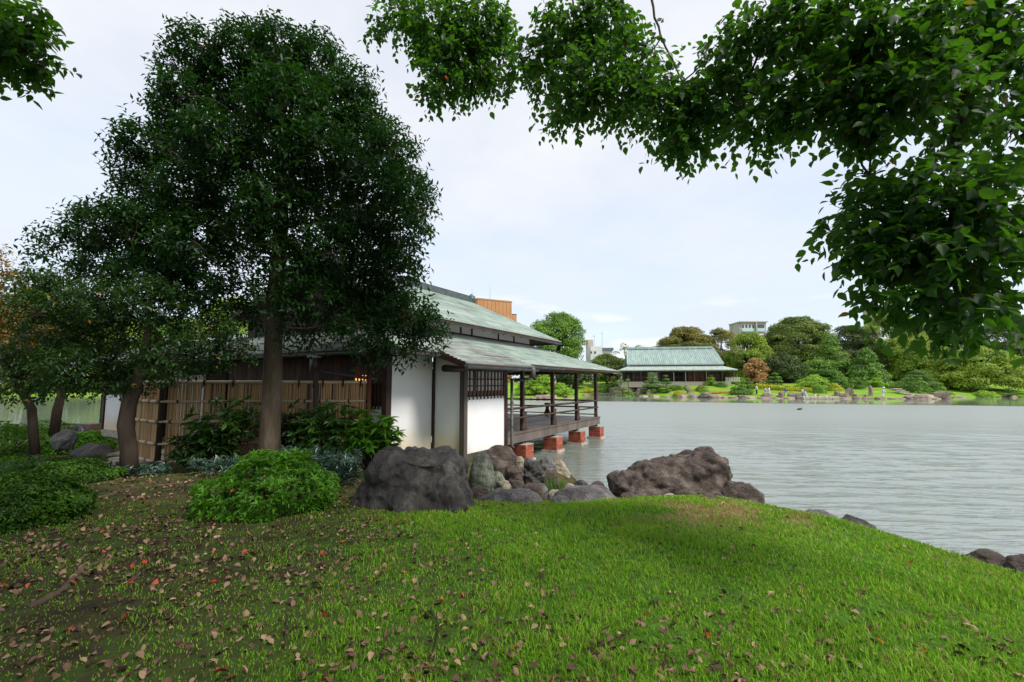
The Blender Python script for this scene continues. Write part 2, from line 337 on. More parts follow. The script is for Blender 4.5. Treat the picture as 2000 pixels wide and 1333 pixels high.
M['far_yellow'] = leafmat('yellow_shrub_foliage', (0.217, 0.232, 0.014), (0.478, 0.493, 0.022), (0.550, 0.550, 0.043), (0.550, 0.550, 0.043), .2, .6, .5)
M['far_red'] = leafmat('reddish_groundcover_foliage', (0.290, 0.087, 0.036), (0.550, 0.189, 0.072), (0.550, 0.319, 0.116), (0.550, 0.290, 0.145), .2, .6, .5)

# ------------------------------------------------------------------ ground shape
SHORE = np.array([(13, -30), (8, -6), (6.3, 1), (5.7, 3.0), (5.4, 4.35), (4.85, 5.6), (4.2, 6.9), (4.1, 8.8), (2.9, 9.6), (1.6, 9.3), (1.05, 9.9),
                  (1.3, 11.2), (1.75, 12.6), (1.4, 13.4), (.4, 13.9), (-1, 15), (-4, 17), (-8, 20), (-14, 23), (-22, 24), (-70, 27), (-70, -30)], float)
def sdist(x, y, poly=SHORE):
    x = np.asarray(x, float); y = np.asarray(y, float)
    d = np.full(x.shape, 1e9); ins = np.zeros(x.shape, bool)
    for i in range(len(poly)):
        a = poly[i]; b = poly[(i+1) % len(poly)]; e = b-a
        t = np.clip(((x-a[0])*e[0]+(y-a[1])*e[1])/(e@e), 0, 1)
        d = np.minimum(d, np.hypot(x-a[0]-t*e[0], y-a[1]-t*e[1]))
        c = (a[1] > y) != (b[1] > y)
        with np.errstate(divide='ignore', invalid='ignore'):
            xi = (b[0]-a[0])*(y-a[1])/(b[1]-a[1]+1e-12)+a[0]
        ins ^= c & (x < xi)
    return np.where(ins, d, -d)
def ground(x, y):
    x = np.asarray(x, float); y = np.asarray(y, float); d = sdist(x, y)
    T = 1.05 - .20*smooth(5.5, 10, y) - .12*smooth(9.5, 12, y) - .22*smooth(5, 13, -x)*smooth(4, 11, y)
    T = T - .55*np.exp(-((x-.9)**2/1.3 + (y-10.2)**2/5.5)) - .25*np.exp(-((x-3.2)**2/3 + (y-9)**2/1.5))
    T = T - .10*smooth(5.6, 7.3, y)*smooth(-1.8, -.8, x) - .16*smooth(2.6, 5.2, x)
    T = T + .05*(vnoise(x, y, .55, 3)-.5)*2
    T = T + .10*np.exp(-((x+4.6)**2/1.5+(y-8.9)**2/1.2)) + .08*np.exp(-((x+6)**2/2+(y-7.5)**2/.8))
    e = np.clip(d/1.0, 0, 1)
    z = T*(1-(1-e)**2.4)
    return np.where(d > 0, z + .02*(vnoise(x, y, 3, 2)-.5), -.9*np.clip(-d/2.5, 0, 1))
def gz(x, y): return float(ground(np.array([x]), np.array([y]))[0])
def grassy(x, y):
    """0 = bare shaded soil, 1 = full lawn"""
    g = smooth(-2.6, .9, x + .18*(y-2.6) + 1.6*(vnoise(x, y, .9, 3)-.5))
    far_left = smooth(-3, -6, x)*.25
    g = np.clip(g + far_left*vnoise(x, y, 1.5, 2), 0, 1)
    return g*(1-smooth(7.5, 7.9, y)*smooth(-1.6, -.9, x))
def drygrass(x, y):
    b = np.exp(-((x-3.4)**2/1.6 + (y-5.9)**2/.35)) + .9*np.exp(-((x-2.2)**2/.8+(y-5.9)**2/.5)) + .9*np.exp(-((x-5.0)**2/.5+(y-4.2)**2/.8))
    return np.clip((b*.95 + .22*smooth(4.5, 7, y))*smooth(.36, .68, vnoise(x+9, y, 2.6, 3)), 0, 1)

def gpt(px, py):
    rr = ray(px, py); Ds = np.linspace(1.4, 30, 900); X_ = rr[0]/rr[1]*Ds; Zr = H+rr[2]/rr[1]*Ds
    i = int(np.argmax(Zr < ground(X_, Ds))); D = Ds[i] if i else 10.0
    return Vector((rr[0]/rr[1]*D, D, gz(rr[0]/rr[1]*D, D)))
xs = np.concatenate([np.arange(-70, -12, 1.5), np.arange(-12, 9, .085), np.arange(9, 15, .8)])
ys = np.concatenate([np.arange(-30, 1.5, 1.2), np.arange(1.5, 15, .085), np.arange(15, 30, .6)])
gx, gy = np.meshgrid(xs, ys); Z = ground(gx, gy)
V = np.stack([gx.ravel(), gy.ravel(), Z.ravel()], 1)
nx, ny = len(xs), len(ys)
ii = (np.arange(ny-1)[:, None]*nx + np.arange(nx-1)[None]).ravel()
Fq = np.stack([ii, ii+1, ii+nx+1, ii+nx], 1)
def lawnmat():
    m, Nn, Lk = newmat('lawn_soil')
    o = Nn.new('ShaderNodeOutputMaterial'); p = Nn.new('ShaderNodeBsdfPrincipled'); Lk.new(p.outputs[0], o.inputs[0])
    g = Nn.new('ShaderNodeNewGeometry'); at_ = Nn.new('ShaderNodeAttribute'); at_.attribute_name = 'grass'; ad = Nn.new('ShaderNodeAttribute'); ad.attribute_name = 'dry'
    def noi(s, d=6):
        n = Nn.new('ShaderNodeTexNoise'); n.inputs['Scale'].default_value = s; n.inputs['Detail'].default_value = d; Lk.new(g.outputs['Position'], n.inputs['Vector']); return n.outputs[0]
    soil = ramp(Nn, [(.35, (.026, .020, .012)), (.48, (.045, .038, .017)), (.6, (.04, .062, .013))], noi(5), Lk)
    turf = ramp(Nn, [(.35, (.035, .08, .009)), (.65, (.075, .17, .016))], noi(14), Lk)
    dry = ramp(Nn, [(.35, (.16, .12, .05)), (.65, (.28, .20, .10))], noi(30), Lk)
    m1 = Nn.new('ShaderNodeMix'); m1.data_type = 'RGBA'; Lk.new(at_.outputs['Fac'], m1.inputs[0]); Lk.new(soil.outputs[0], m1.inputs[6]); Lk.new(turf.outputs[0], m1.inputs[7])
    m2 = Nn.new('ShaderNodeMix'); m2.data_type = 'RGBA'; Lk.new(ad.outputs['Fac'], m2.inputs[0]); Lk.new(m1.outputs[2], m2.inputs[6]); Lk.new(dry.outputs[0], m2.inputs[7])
    Lk.new(m2.outputs[2], p.inputs['Base Color']); p.inputs['Roughness'].default_value = .95; p.inputs['Specular IOR Level'].default_value = .15
    b = Nn.new('ShaderNodeBump'); b.inputs['Strength'].default_value = .7; b.inputs['Distance'].default_value = .03; Lk.new(noi(28, 8), b.inputs['Height']); Lk.new(b.outputs[0], p.inputs['Normal'])
    return m
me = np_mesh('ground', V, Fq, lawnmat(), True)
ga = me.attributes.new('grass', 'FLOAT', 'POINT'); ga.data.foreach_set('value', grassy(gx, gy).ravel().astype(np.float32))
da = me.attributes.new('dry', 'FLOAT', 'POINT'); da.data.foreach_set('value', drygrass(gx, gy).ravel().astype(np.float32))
tag(obj('ground', me), kind='structure')

# far bank: the same pond's other side, running on to the horizon
FS = np.array([(-1500, 140), (-200, 112), (-110, 100), (-60, 94), (-20, 86), (0, 78), (7, 74.5), (9.3, 77), (11, 86), (14, 101), (22, 101), (27, 93), (33, 86), (40, 82), (50, 79),
               (58, 78.5), (66, 77), (72, 76.5), (75, 84), (84, 86), (100, 88), (150, 97), (260, 120), (1500, 200)], float)
def farshore(x): return np.interp(x, FS[:, 0], FS[:, 1])
def farz(x, y):
    d = y-farshore(x)
    z = .38*smooth(-.2, .5, d) + np.interp(d, [0, 3, 12, 22, 60, 400], [0, .25, 1.35, 2.2, 2.6, 2.6]) + .25*(vnoise(x, y, .12, 2)-.5)*smooth(1, 8, d)
    z = z + .5*np.exp(-((x-35)/9)**2)*smooth(3, 15, d)
    return np.where(d < -.2, -1.0, z)
fxs = np.concatenate([np.linspace(-1500, -120, 24), np.arange(-118, 140, 1.3), np.linspace(142, 1500, 24)])
fds = np.concatenate([[-3, -.6, -.25, 0, .25, .6, 1, 1.5], np.arange(2, 30, 1.0), [34, 45, 70, 150, 500, 3500]])
gx2 = np.repeat(fxs[None], len(fds), 0); gy2 = farshore(gx2)+fds[:, None]; Z2 = farz(gx2, gy2)
nx, ny = len(fxs), len(fds)
ii = (np.arange(ny-1)[:, None]*nx + np.arange(nx-1)[None]).ravel()
M['far_lawn'] = surf('far_lawn_grass', [(.10, .19, .02), (.17, .30, .03), (.26, .36, .06)], .35, (1, 1, 1), .95, .3, 6, coord='Object', spec=.1)
tag(obj('far_bank', np_mesh('far_bank', np.stack([gx2.ravel(), gy2.ravel(), Z2.ravel()], 1), np.stack([ii, ii+1, ii+nx+1, ii+nx], 1), M['far_lawn'], True)), kind='structure')

# pond
def watermat():
    m, Nn, Lk = newmat('pond_water')
    o = Nn.new('ShaderNodeOutputMaterial'); p = Nn.new('ShaderNodeBsdfPrincipled'); Lk.new(p.outputs[0], o.inputs[0])
    p.inputs['Base Color'].default_value = (.18, .21, .18, 1); p.inputs['IOR'].default_value = 2.1; p.inputs['Specular IOR Level'].default_value = 1.0
    g = Nn.new('ShaderNodeNewGeometry'); s = Nn.new('ShaderNodeSeparateXYZ'); Lk.new(g.outputs['Position'], s.inputs[0])
    def noi(sc, st, d=3, rot=0):
        mp_ = Nn.new('ShaderNodeMapping'); mp_.inputs['Scale'].default_value = st; mp_.inputs['Rotation'].default_value = (0, 0, rot); Lk.new(g.outputs['Position'], mp_.inputs[0])
        n = Nn.new('ShaderNodeTexNoise'); n.inputs['Scale'].default_value = sc; n.inputs['Detail'].default_value = d; n.inputs['Roughness'].default_value = .55; Lk.new(mp_.outputs[0], n.inputs['Vector']); return n.outputs[0]
    def math_(op, a, b):
        q = Nn.new('ShaderNodeMath'); q.operation = op
        for k, v in enumerate((a, b)):
            if isinstance(v, (int, float)): q.inputs[k].default_value = v
            else: Lk.new(v, q.inputs[k])
        return q.outputs[0]
    h = math_('ADD', math_('MULTIPLY', noi(1.9, (.30, 1.7, 1), 4, .22), 1.0), math_('MULTIPLY', noi(6.0, (.35, 1.6, 1), 3, .05), .32))
    # sheltered, mirror-calm belt along the far shore; open water ruffled by the breeze
    wob = math_('MULTIPLY', math_('SUBTRACT', noi(.05, (1, .4, 1), 3), .5), 7)
    lim = math_('ADD', math_('MULTIPLY', s.outputs[0], -.30), 70)
    dd = math_('SUBTRACT', math_('ADD', s.outputs[1], wob), lim)
    r = Nn.new('ShaderNodeMapRange'); r.interpolation_type = 'SMOOTHSTEP'; r.inputs[1].default_value = -1; r.inputs[2].default_value = 2; r.inputs[3].default_value = 1; r.inputs[4].default_value = .05
    Lk.new(dd, r.inputs[0])
    r2_ = Nn.new('ShaderNodeMapRange'); r2_.interpolation_type = 'SMOOTHSTEP'; r2_.inputs[1].default_value = -12; r2_.inputs[2].default_value = -2; r2_.inputs[3].default_value = .08; r2_.inputs[4].default_value = 1
    Lk.new(s.outputs[0], r2_.inputs[0])
    st = math_('MULTIPLY', r.outputs[0], r2_.outputs[0])
    # gusts roughen the open middle of the pond; the near shore is in the lee
    off = Nn.new('ShaderNodeMapRange'); off.interpolation_type = 'SMOOTHSTEP'; off.inputs[1].default_value = 8; off.inputs[2].default_value = 42; off.inputs[3].default_value = .30; off.inputs[4].default_value = 1; Lk.new(s.outputs[1], off.inputs[0])
    rr_ = Nn.new('ShaderNodeMapRange'); rr_.inputs[3].default_value = .03; rr_.inputs[4].default_value = .36; Lk.new(math_('MULTIPLY', st, off.outputs[0]), rr_.inputs[0]); Lk.new(rr_.outputs[0], p.inputs['Roughness'])
    b = Nn.new('ShaderNodeBump'); b.inputs['Distance'].default_value = .12
    Lk.new(math_('MULTIPLY', st, .45), b.inputs['Strength']); Lk.new(h, b.inputs['Height']); Lk.new(b.outputs[0], p.inputs['Normal'])
    return m
def wave_grid():
    def ax(segs):
        out = [segs[0][0]]
        for (_, e, h0, h1) in segs:
            st = out[-1]
            while out[-1] < e:
                f = (out[-1]-st)/(e-st); out.append(min(e, out[-1]+h0+(h1-h0)*f))
        return np.array(out)
    xs = ax([(-1600, -200, 200, 200), (0, -14, 20, 2), (0, -1, 1.2, .07), (0, 11, .065, .065), (0, 50, .07, .6), (0, 1600, 20, 300)])
    ys = ax([(-60, 2, 8, .2), (0, 16, .058, .058), (0, 45, .06, .42), (0, 110, .6, 3), (0, 260, 20, 60)])
    gx, gy = np.meshgrid(xs, ys); dxg = np.gradient(xs)[None]+0*gy; dyg = np.gradient(ys)[:, None]+0*gx
    z = np.zeros(gx.shape); rs = np.random.default_rng(3)
    for k in range(46):
        lam = .16*(7.0**rs.random()); th = rs.normal(1.42, .30); kx, ky = math.cos(th)*2*math.pi/lam, math.sin(th)*2*math.pi/lam
        fade = np.clip(1.6-4.2*np.maximum(dyg*abs(math.sin(th)), dxg*abs(math.cos(th)))/lam, 0, 1)
        ph = rs.random()*6.28 + 1.5*vnoise(gx+k*9, gy, .25, 1)
        z += fade*lam*.0048*np.sin(kx*gx+ky*gy+ph)
    lee = smooth(-10, 1, gx)*(.45+.55*smooth(11, 19, np.hypot(gx+1, gy-2)))
    z *= lee*(.65+.7*vnoise(gx, gy, .35, 2))
    nx, ny = len(xs), len(ys); ii = (np.arange(ny-1)[:, None]*nx + np.arange(nx-1)[None]).ravel()
    return np_mesh('pond_water', np.stack([gx.ravel(), gy.ravel(), z.ravel()], 1), np.stack([ii, ii+1, ii+nx+1, ii+nx], 1), watermat(), True)
tag(obj('pond_water', wave_grid()), kind='structure')
tag(obj('pond_bed', np_mesh('pond_bed', np.array([(-1600, -60, -1.3), (1600, -60, -1.3), (1600, 260, -1.3), (-1600, 260, -1.3)]), np.array([[0, 1, 2, 3]]), M['stone_dark'])), kind='structure')

# ------------------------------------------------------------------ foliage engine
LEAFQ = (np.array([(0, 0, 0), (.5, .45, .10), (0, 1, -.08), (-.5, .45, .10)]), np.array([[0, 1, 2], [0, 2, 3]]))                # pointed leaf, folded on its midrib
LEAFB = (np.array([(0, 0, 0), (.36, .16, .05), (.5, .45, .06), (.26, .78, .0), (0, 1.05, -.12), (-.26, .78, .0), (-.5, .45, .06), (-.36, .16, .05)]),
         np.array([[0, 1, 2], [0, 2, 3], [0, 3, 4], [0, 4, 5], [0, 5, 6], [0, 6, 7]]))
def basis(d, n):
    d = d/np.linalg.norm(d, axis=1, keepdims=True)
    x = np.cross(d, n); x /= np.linalg.norm(x, axis=1, keepdims=True)+1e-9
    z = np.cross(x, d)
    return np.stack([x, d, z], 2)        # columns
def foliage(parent, P, D, Nn_, ln, wd, tmpl, mat, singles=0, name='foliage', loc=(0, 0, 0), flat=False):
    """leaves at P pointing along D with face normal Nn_; the `singles` largest in view are objects, the rest one 'stuff' part"""
    P = np.asarray(P); R = basis(D, Nn_); n = len(P)
    ln = np.broadcast_to(ln, n); wd = np.broadcast_to(wd, n)
    sc = np.stack([wd, ln, ln], 1)
    P = P - np.array(loc)
    if singles:
        px, py, dd = pix(P + np.array(loc))
        vis = (dd > .3) & (px > 5) & (px < 1995) & (py > 5) & (py < 1328)
        rank = np.where(vis, ln/np.maximum(dd, .3), 0)
        idx = np.argpartition(-rank, min(singles, n-1))[:singles]; idx = idx[rank[idx] > 0]
        me = np_mesh('leaf', tmpl[0], tmpl[1], mat, True)
        for i in idx:
            o = bpy.data.objects.new('leaf', me)
            m4 = Matrix.Identity(4)
            for a in range(3):
                for b in range(3): m4[a][b] = float(R[i][a][b]*sc[i][b])
                m4[a][3] = float(P[i][a])
            C.objects.link(o); o.parent = parent; o.matrix_local = m4
        keep = np.ones(n, bool); keep[idx] = False
        P, R, sc = P[keep], R[keep], sc[keep]; n = len(P)
    T, Fc = tmpl
    Vv = np.einsum('nij,nkj->nki', R, T[None]*sc[:, None, :]) + P[:, None, :]
    Ff = (Fc[None] + (np.arange(n)*len(T))[:, None, None]).reshape(-1, Fc.shape[1])
    o = obj(name, np_mesh(name, Vv.reshape(-1, 3), Ff, mat, not flat), parent)
    o['kind'] = 'stuff'
    return o
def unit(n):
    v = RNG.normal(size=(n, 3)); return v/np.linalg.norm(v, axis=1, keepdims=True)
def sprigs(base, dirs, n, tl, ln, wd, droop=.3, spread=.9, whorl=False):
    """each sprig: n leaves set along a twig of length tl. Returns P, D, N, ln, wd"""
    m = len(base); t = np.tile(np.linspace(.15, 1, n), m) if not whorl else np.tile(np.linspace(.8, 1, n), m)
    B = np.repeat(base, n, 0); Dd = np.repeat(dirs, n, 0)
    TL = np.repeat(np.broadcast_to(tl, m), n)
    P = B + Dd*(t*TL)[:, None] - np.array([0, 0, 1])*(droop*.5*t*t*TL)[:, None]
    # side direction alternates round the twig
    ref = np.cross(Dd, unit(m).repeat(n, 0)); ref /= np.linalg.norm(ref, axis=1, keepdims=True)+1e-9
    q = np.cross(Dd, ref); a = np.tile(np.arange(n)*2.4, m) + RNG.random(m*n)*.8
    side = ref*np.cos(a)[:, None] + q*np.sin(a)[:, None]
    d = Dd*(1-.55*spread) + side*spread + np.array([0, 0, -droop]) + RNG.normal(size=P.shape)*.12
    up = np.array([0, 0, 1.0]) + RNG.normal(size=P.shape)*.45 + Dd*.3
    s = 1 + RNG.normal(size=len(P))*.16
    return P, d, up, ln*s.clip(.55, 1.5), wd*s.clip(.55, 1.5)
def lobe_pts(c, r, n, shell=.55, sq=(1, 1, 1)):
    v = unit(n); rr = (shell + (1-shell)*RNG.random(n))**(.8)*(.35+.65*RNG.random(n)**.35)
    P = np.array(c) + v*rr[:, None]*r*np.array(sq)
    return P, v
def limb(a, b, n=7, wob=.06, sag=.0):
    a = Vector(a); b = Vector(b); L_ = (b-a).length; out = []
    ph = random.random()*6
    for i in range(n):
        t = i/(n-1); p = a.lerp(b, t)
        k = math.sin(t*math.pi)*L_*wob
        out.append(p + Vector((math.sin(ph+t*5), math.cos(ph*1.3+t*4), .6*math.sin(ph*2+t*6)))*k + Vector((0, 0, math.sin(t*math.pi)*sag*L_)))
    return out
def taper(a, b, n, p=1): return [a + (b-a)*(i/(n-1))**p for i in range(n)]

# ------------------------------------------------------------------ THE HOUSE ON THE POND
Lx, Ly = .5, .8660254
def B(u, v, z): return Vector((.37 + Lx*u - Ly*v, 15.7 + Ly*u + Lx*v, z))
house = thing('pond_house', 'white-walled timber tea house with green copper roofs and a veranda standing over the pond', 'house', (.37, 15.7, 0), math.radians(60))
# local axes: x = u (along the veranda), y = v (into the house)
HM = Matrix.Translation(Vector((.37, 15.7, 0))) @ Matrix.Rotation(math.radians(60), 4, 'Z')
def hb(name, u0, u1, v0, v1, z0, z1, m, parent=house, bevel=0):
    return bx(name, ((u0+u1)/2, (v0+v1)/2, (z0+z1)/2), (abs(u1-u0), abs(v1-v0), abs(z1-z0)), m, parent, bevel=bevel)
wd_, pl_ = M['wood_dark'], M['plaster']

def courses(parent, e0, e1, t0, t1, step, m, th=.026, name='shingle_course', m2=None, split=None):
    """a roof slope: stepped copper courses from eave line e0-e1 up to t0-t1 (local points)"""
    e0, e1, t0, t1 = map(Vector, (e0, e1, t0, t1))
    n = max(1, int(((t0+t1)/2-(e0+e1)/2).length/step)); nrm = (e1-e0).cross(t0-e0).normalized()
    if nrm.z < 0: nrm = -nrm
    for i in range(n):
        a = i/n; b = (i+1)/n + .25/n
        if b > 1: b = 1
        p0, p1 = e0.lerp(t0, a), e1.lerp(t1, a); q0, q1 = e0.lerp(t0, b), e1.lerp(t1, b)
        j = 1 + random.uniform(-.25, .25)
        mb = MB(); k0, k1 = nrm*(th*j*(1.35 if (m2 or m is M['copper_brown']) else 1)+.004), nrm*.004
        # slight unevenness along each course
        L_ = (p1-p0).length; ns = max(1, int(L_/1.3))
        for s in range(ns):
            x0, x1 = s/ns, (s+1)/ns
            A, Bq, Cq, Dq = p0.lerp(p1, x0), p0.lerp(p1, x1), q0.lerp(q1, x1), q0.lerp(q1, x0)
            mb.quad(A+k0, Bq+k0, Cq+k1, Dq+k1); mb.quad(A, Bq, Bq+k0, A+k0)
        mb.build(name, m2 if (m2 and split and split(i, n)) else m, parent)

# roof slabs (structure under the courses) and slopes
def slab(name, pts, th, m, parent=house):
    mb = MB(); n = len(pts); top = [Vector(p) for p in pts]; bot = [p-Vector((0, 0, th)) for p in top]
    mb.quad(*top); mb.quad(*reversed(bot))
    for i in range(n): mb.quad(top[i], bot[i], bot[(i+1) % n], top[(i+1) % n])
    return mb.build(name, m, parent)
sl_ = .354
def zr(v): return 3.19 + sl_*(v+.9)            # lower roof plane facing the pond
U0, UE, VB = -6.75, 8.25, 18.6                  # outer eaves
VI, UI = 2.33, 5.02                             # foot of the upper walls
zi = zr(VI)
lower = bpy.data.objects.new('lower_roof', None); link(lower, house)
uw = U0 + (VI+.42)                              # hip foot on the left
slab('roof_boarding', [(-1.45, -.9, zr(-.9)-.02), (UE, -.9, zr(-.9)-.02), (UI, VI, zi-.02), (uw, VI, zi-.02), (U0, -.42, zr(-.42)-.02), (-1.45, -.42, zr(-.42)-.02)], .07, wd_, lower)
courses(lower, (-1.45, -.9, zr(-.9)), (UE, -.9, zr(-.9)), (-1.45, -.42, zr(-.42)), (UE-.48, -.42, zr(-.42)), .12, M['copper'])
courses(lower, (U0, -.42, zr(-.42)), (UE-.48, -.42, zr(-.42)), (uw, VI, zi), (UI, VI, zi), .12, M['copper'], m2=M['copper_brown'], split=lambda i, n: i > n-4)
# right end slope of the lower roof
slab('roof_boarding', [(UE, -.9, zr(-.9)-.02), (UE, 10.1, zr(-.9)-.02), (UI, 6.9, zi-.02), (UI, VI, zi-.02)], .07, wd_, lower)
courses(lower, (UE, -.9, zr(-.9)), (UE, 10.1, zr(-.9)), (UI, VI, zi), (UI, 6.9, zi), .16, M['copper'])
# left slope (over the entrance side), facing the fence
zl = zr(-.42)
slab('roof_boarding', [(U0, -.42, zl-.02), (uw, VI, zi-.02), (uw, 12.5, zi-.02), (U0+.0, 18.6, zl-.02)], .07, wd_, lower)
courses(lower, (U0, -.42, zl), (U0, VB, zl), (uw, VI, zi), (uw, 16, zi), .12, M['copper_brown'], m2=M['copper'], split=lambda i, n: i % 5 == 2)
slab('roof_boarding', [(uw, 9.5, zi-.02), (uw+1.2, 9.5, zi+.35), (uw+1.2, 15.3, zi+.35), (uw, 16, zi-.02)], .07, M['copper'], lower)
# annex roof tongue that runs further down over the small wing
AU0, AU1 = -5.05, -1.45
slab('roof_boarding', [(AU0, -1.2, zr(-1.2)-.02), (AU1, -1.2, zr(-1.2)-.02), (AU1, -.4, zr(-.4)+.01), (AU0, -.4, zr(-.4)+.01)], .06, wd_, lower)
courses(lower, (AU0, -1.2, zr(-1.2)), (AU1, -1.2, zr(-1.2)), (AU0, -.4, zr(-.4)+.035), (AU1, -.4, zr(-.4)+.035), .115, M['copper_brown'], m2=M['copper'], split=lambda i, n: i % 4 == 1)
courses(lower, (AU0, -.4, zr(-.4)+.03), (AU1, -.4, zr(-.4)+.03), (AU0+1.5, 1.5, zr(1.5)+.012), (AU1-.9, 1.5, zr(1.5)+.012), .115, M['copper_brown'], m2=M['copper'], split=lambda i, n: i % 4 == 1)
# thick fascia / verge boards
def beam(name, a, b, w_, h_, m, parent=house, off=(0, 0, 0)):
    a, b = Vector(a)+Vector(off), Vector(b)+Vector(off); d = b-a; L_ = d.length
    q = d.to_track_quat('X', 'Z'); Mx = Matrix.Translation((a+b)/2) @ q.to_matrix().to_4x4()
    return bx(name, (0, 0, 0), (L_, w_, h_), m, parent, Mx)
beam('fascia', (-1.45, -.86, zr(-.9)-.05), (UE, -.86, zr(-.9)-.05), .05, .08, M['gutter'], lower)
beam('fascia', (UE-.04, -.9, zr(-.9)-.05), (UE-.04, 10, zr(-.9)-.05), .05, .08, M['gutter'], lower)
beam('fascia', (U0, -.38, zl-.055), (AU0, -.38, zl-.055), .05, .10, wd_, lower)
beam('fascia', (U0+.04, -.42, zl-.055), (U0+.04, VB, zl-.055), .05, .10, wd_, lower)
beam('fascia', (AU0, -1.17, zr(-1.2)-.055), (AU1, -1.17, zr(-1.2)-.055), .05, .10, M['gutter'], lower)
for uu in (AU0, AU1):
    beam('bargeboard', (uu, -1.22, zr(-1.2)-.05), (uu, -.36, zr(-.4)-.045), .06, .13, wd_, lower)
def gutter(a, b, r=.055, parent=house):
    a, b = Vector(a), Vector(b); d = (b-a).normalized(); s = Vector((d.y, -d.x, 0)); mb = MB(); K = 7
    ring = [(s*math.cos(math.pi+math.pi*k/K)*r + Vector((0, 0, math.sin(math.pi+math.pi*k/K)*r))) for k in range(K+1)]
    for k in range(K):
        mb.quad(a+ring[k], b+ring[k], b+ring[k+1], a+ring[k+1])
    mb.quad(*[a+q for q in ring]); mb.quad(*[b+q for q in reversed(ring)])
    for q in (ring[0], ring[-1]): mb.tube([a+q, b+q], .007, 5)
    return mb.build('gutter', M['gutter'], parent)
gutter((U0-.05, -.47, zl-.07), (AU0-.05, -.47, zl-.07))
gutter((U0-.06, VB, zl-.07), (U0-.06, -.47, zl-.07))
gutter((AU0-.03, -1.27, zr(-1.2)-.075), (AU1+.08, -1.27, zr(-1.2)-.075))
gutter((AU1+.02, -.96, zr(-.9)-.07), (1.3, -.96, zr(-.9)-.07))
# rain hopper + downpipes
b_ = MB(); b_.box((AU1-.25, -1.27, 2.93), (.13, .12, .30)); b_.tube([(AU1-.25, -1.27, 2.80), (AU1-.28, -1.15, 2.74), (AU1-.45, -.75, 2.70)], .05, 8)
b_.tube([(-1.93, -.68, 2.74), (-1.93, -.68, .78), (-1.93, -.74, .70)], .045, 10)
b_.build('downpipe', M['downpipe'], house, True)
for z_ in (2.0, 1.3):
    b_ = MB(); b_.tube([(-1.93, -.68, z_), (-1.93, -.68, z_+.05)], .055, 10); b_.build('pipe_bracket', M['gutter'], house)
b_ = MB(); b_.box((U0-.06, 1.9, zl-.12), (.12, .36, .07)); b_.build('gutter_outlet', M['copper'], house)
b_ = MB(); b_.box((U0-.06, 1.9, zl-.30), (.11, .17, .32)); b_.tube([(U0-.06, 1.9, zl-.4), (U0+.2, 1.8, zl-.50), (-5.95, .7, zl-.66)], .04, 8); b_.build('downpipe', M['downpipe'], house, True)

# upper storey
UT, ZE = 1.10, 4.57                             # upper eave overhang and height
VR, ZR, UR0, UR1 = 4.6, 6.38, -4.85, 3.33       # ridge
upper = bpy.data.objects.new('upper_roof', None); link(upper, house)
ve = VI-UT; ue = UI+UT
vb, zb = 9.3, ZR-.30*(9.3-VR)
slab('roof_boarding', [(UR0, ve, ZE-.03), (ue, ve, ZE-.03), (UR1, VR, ZR-.03), (UR0, VR, ZR-.03)], .08, wd_, upper)
courses(upper, (UR0, ve, ZE), (ue, ve, ZE), (UR0, VR, ZR), (UR1, VR, ZR), .14, M['copper'])
slab('roof_boarding', [(ue, ve, ZE-.03), (ue, vb-1, ZE-.03), (UR1, VR, ZR-.03)], .08, wd_, upper)
courses(upper, (ue, ve, ZE), (ue, vb-1, ZE), (UR1, VR, ZR), (UR1, VR+.01, ZR), .16, M['copper'])
slab('roof_boarding', [(UR0, VR, ZR-.03), (UR1, VR, ZR-.03), (ue, vb, zb-.03), (UR0, vb, zb-.03)], .08, wd_, upper)
courses(upper, (UR0, vb, zb), (ue, vb, zb), (UR0, VR, ZR), (UR1, VR, ZR), .25, M['copper'])
beam('fascia', (UR0, ve+.03, ZE-.08), (ue, ve+.03, ZE-.08), .05, .10, M['gutter'], upper)
beam('fascia', (ue-.03, ve, ZE-.08), (ue-.03, vb-1, ZE-.08), .05, .10, M['gutter'], upper)
beam('bargeboard', (UR0, ve, ZE-.03), (UR0, VR, ZR-.03), .07, .20, M['wood_grey'], upper)
beam('bargeboard', (UR0, VR, ZR-.03), (UR0, vb, zb-.03), .07, .20, M['wood_grey'], upper)
beam('ridge_cap', (UR0-.1, VR, ZR+.08), (UR1+.05, VR, ZR+.08), .26, .22, M['gutter'], upper)
beam('ridge_cap', (UR0-.1, VR, ZR+.22), (UR1+.05, VR, ZR+.22), .16, .06, M['wood_grey'], upper)
b_ = MB(); b_.tube([(UR1-.05, VR, ZR+.10), (UR1+.16, VR, ZR+.14), (UR1+.30, VR, ZR+.05)], [.16, .20, .10], 10); b_.tube([(UR1+.05, VR, ZR+.2), (UR1+.12, VR, ZR+.36)], [.13, .05], 8)
b_.build('ridge_ornament', M['gutter'], upper, True)
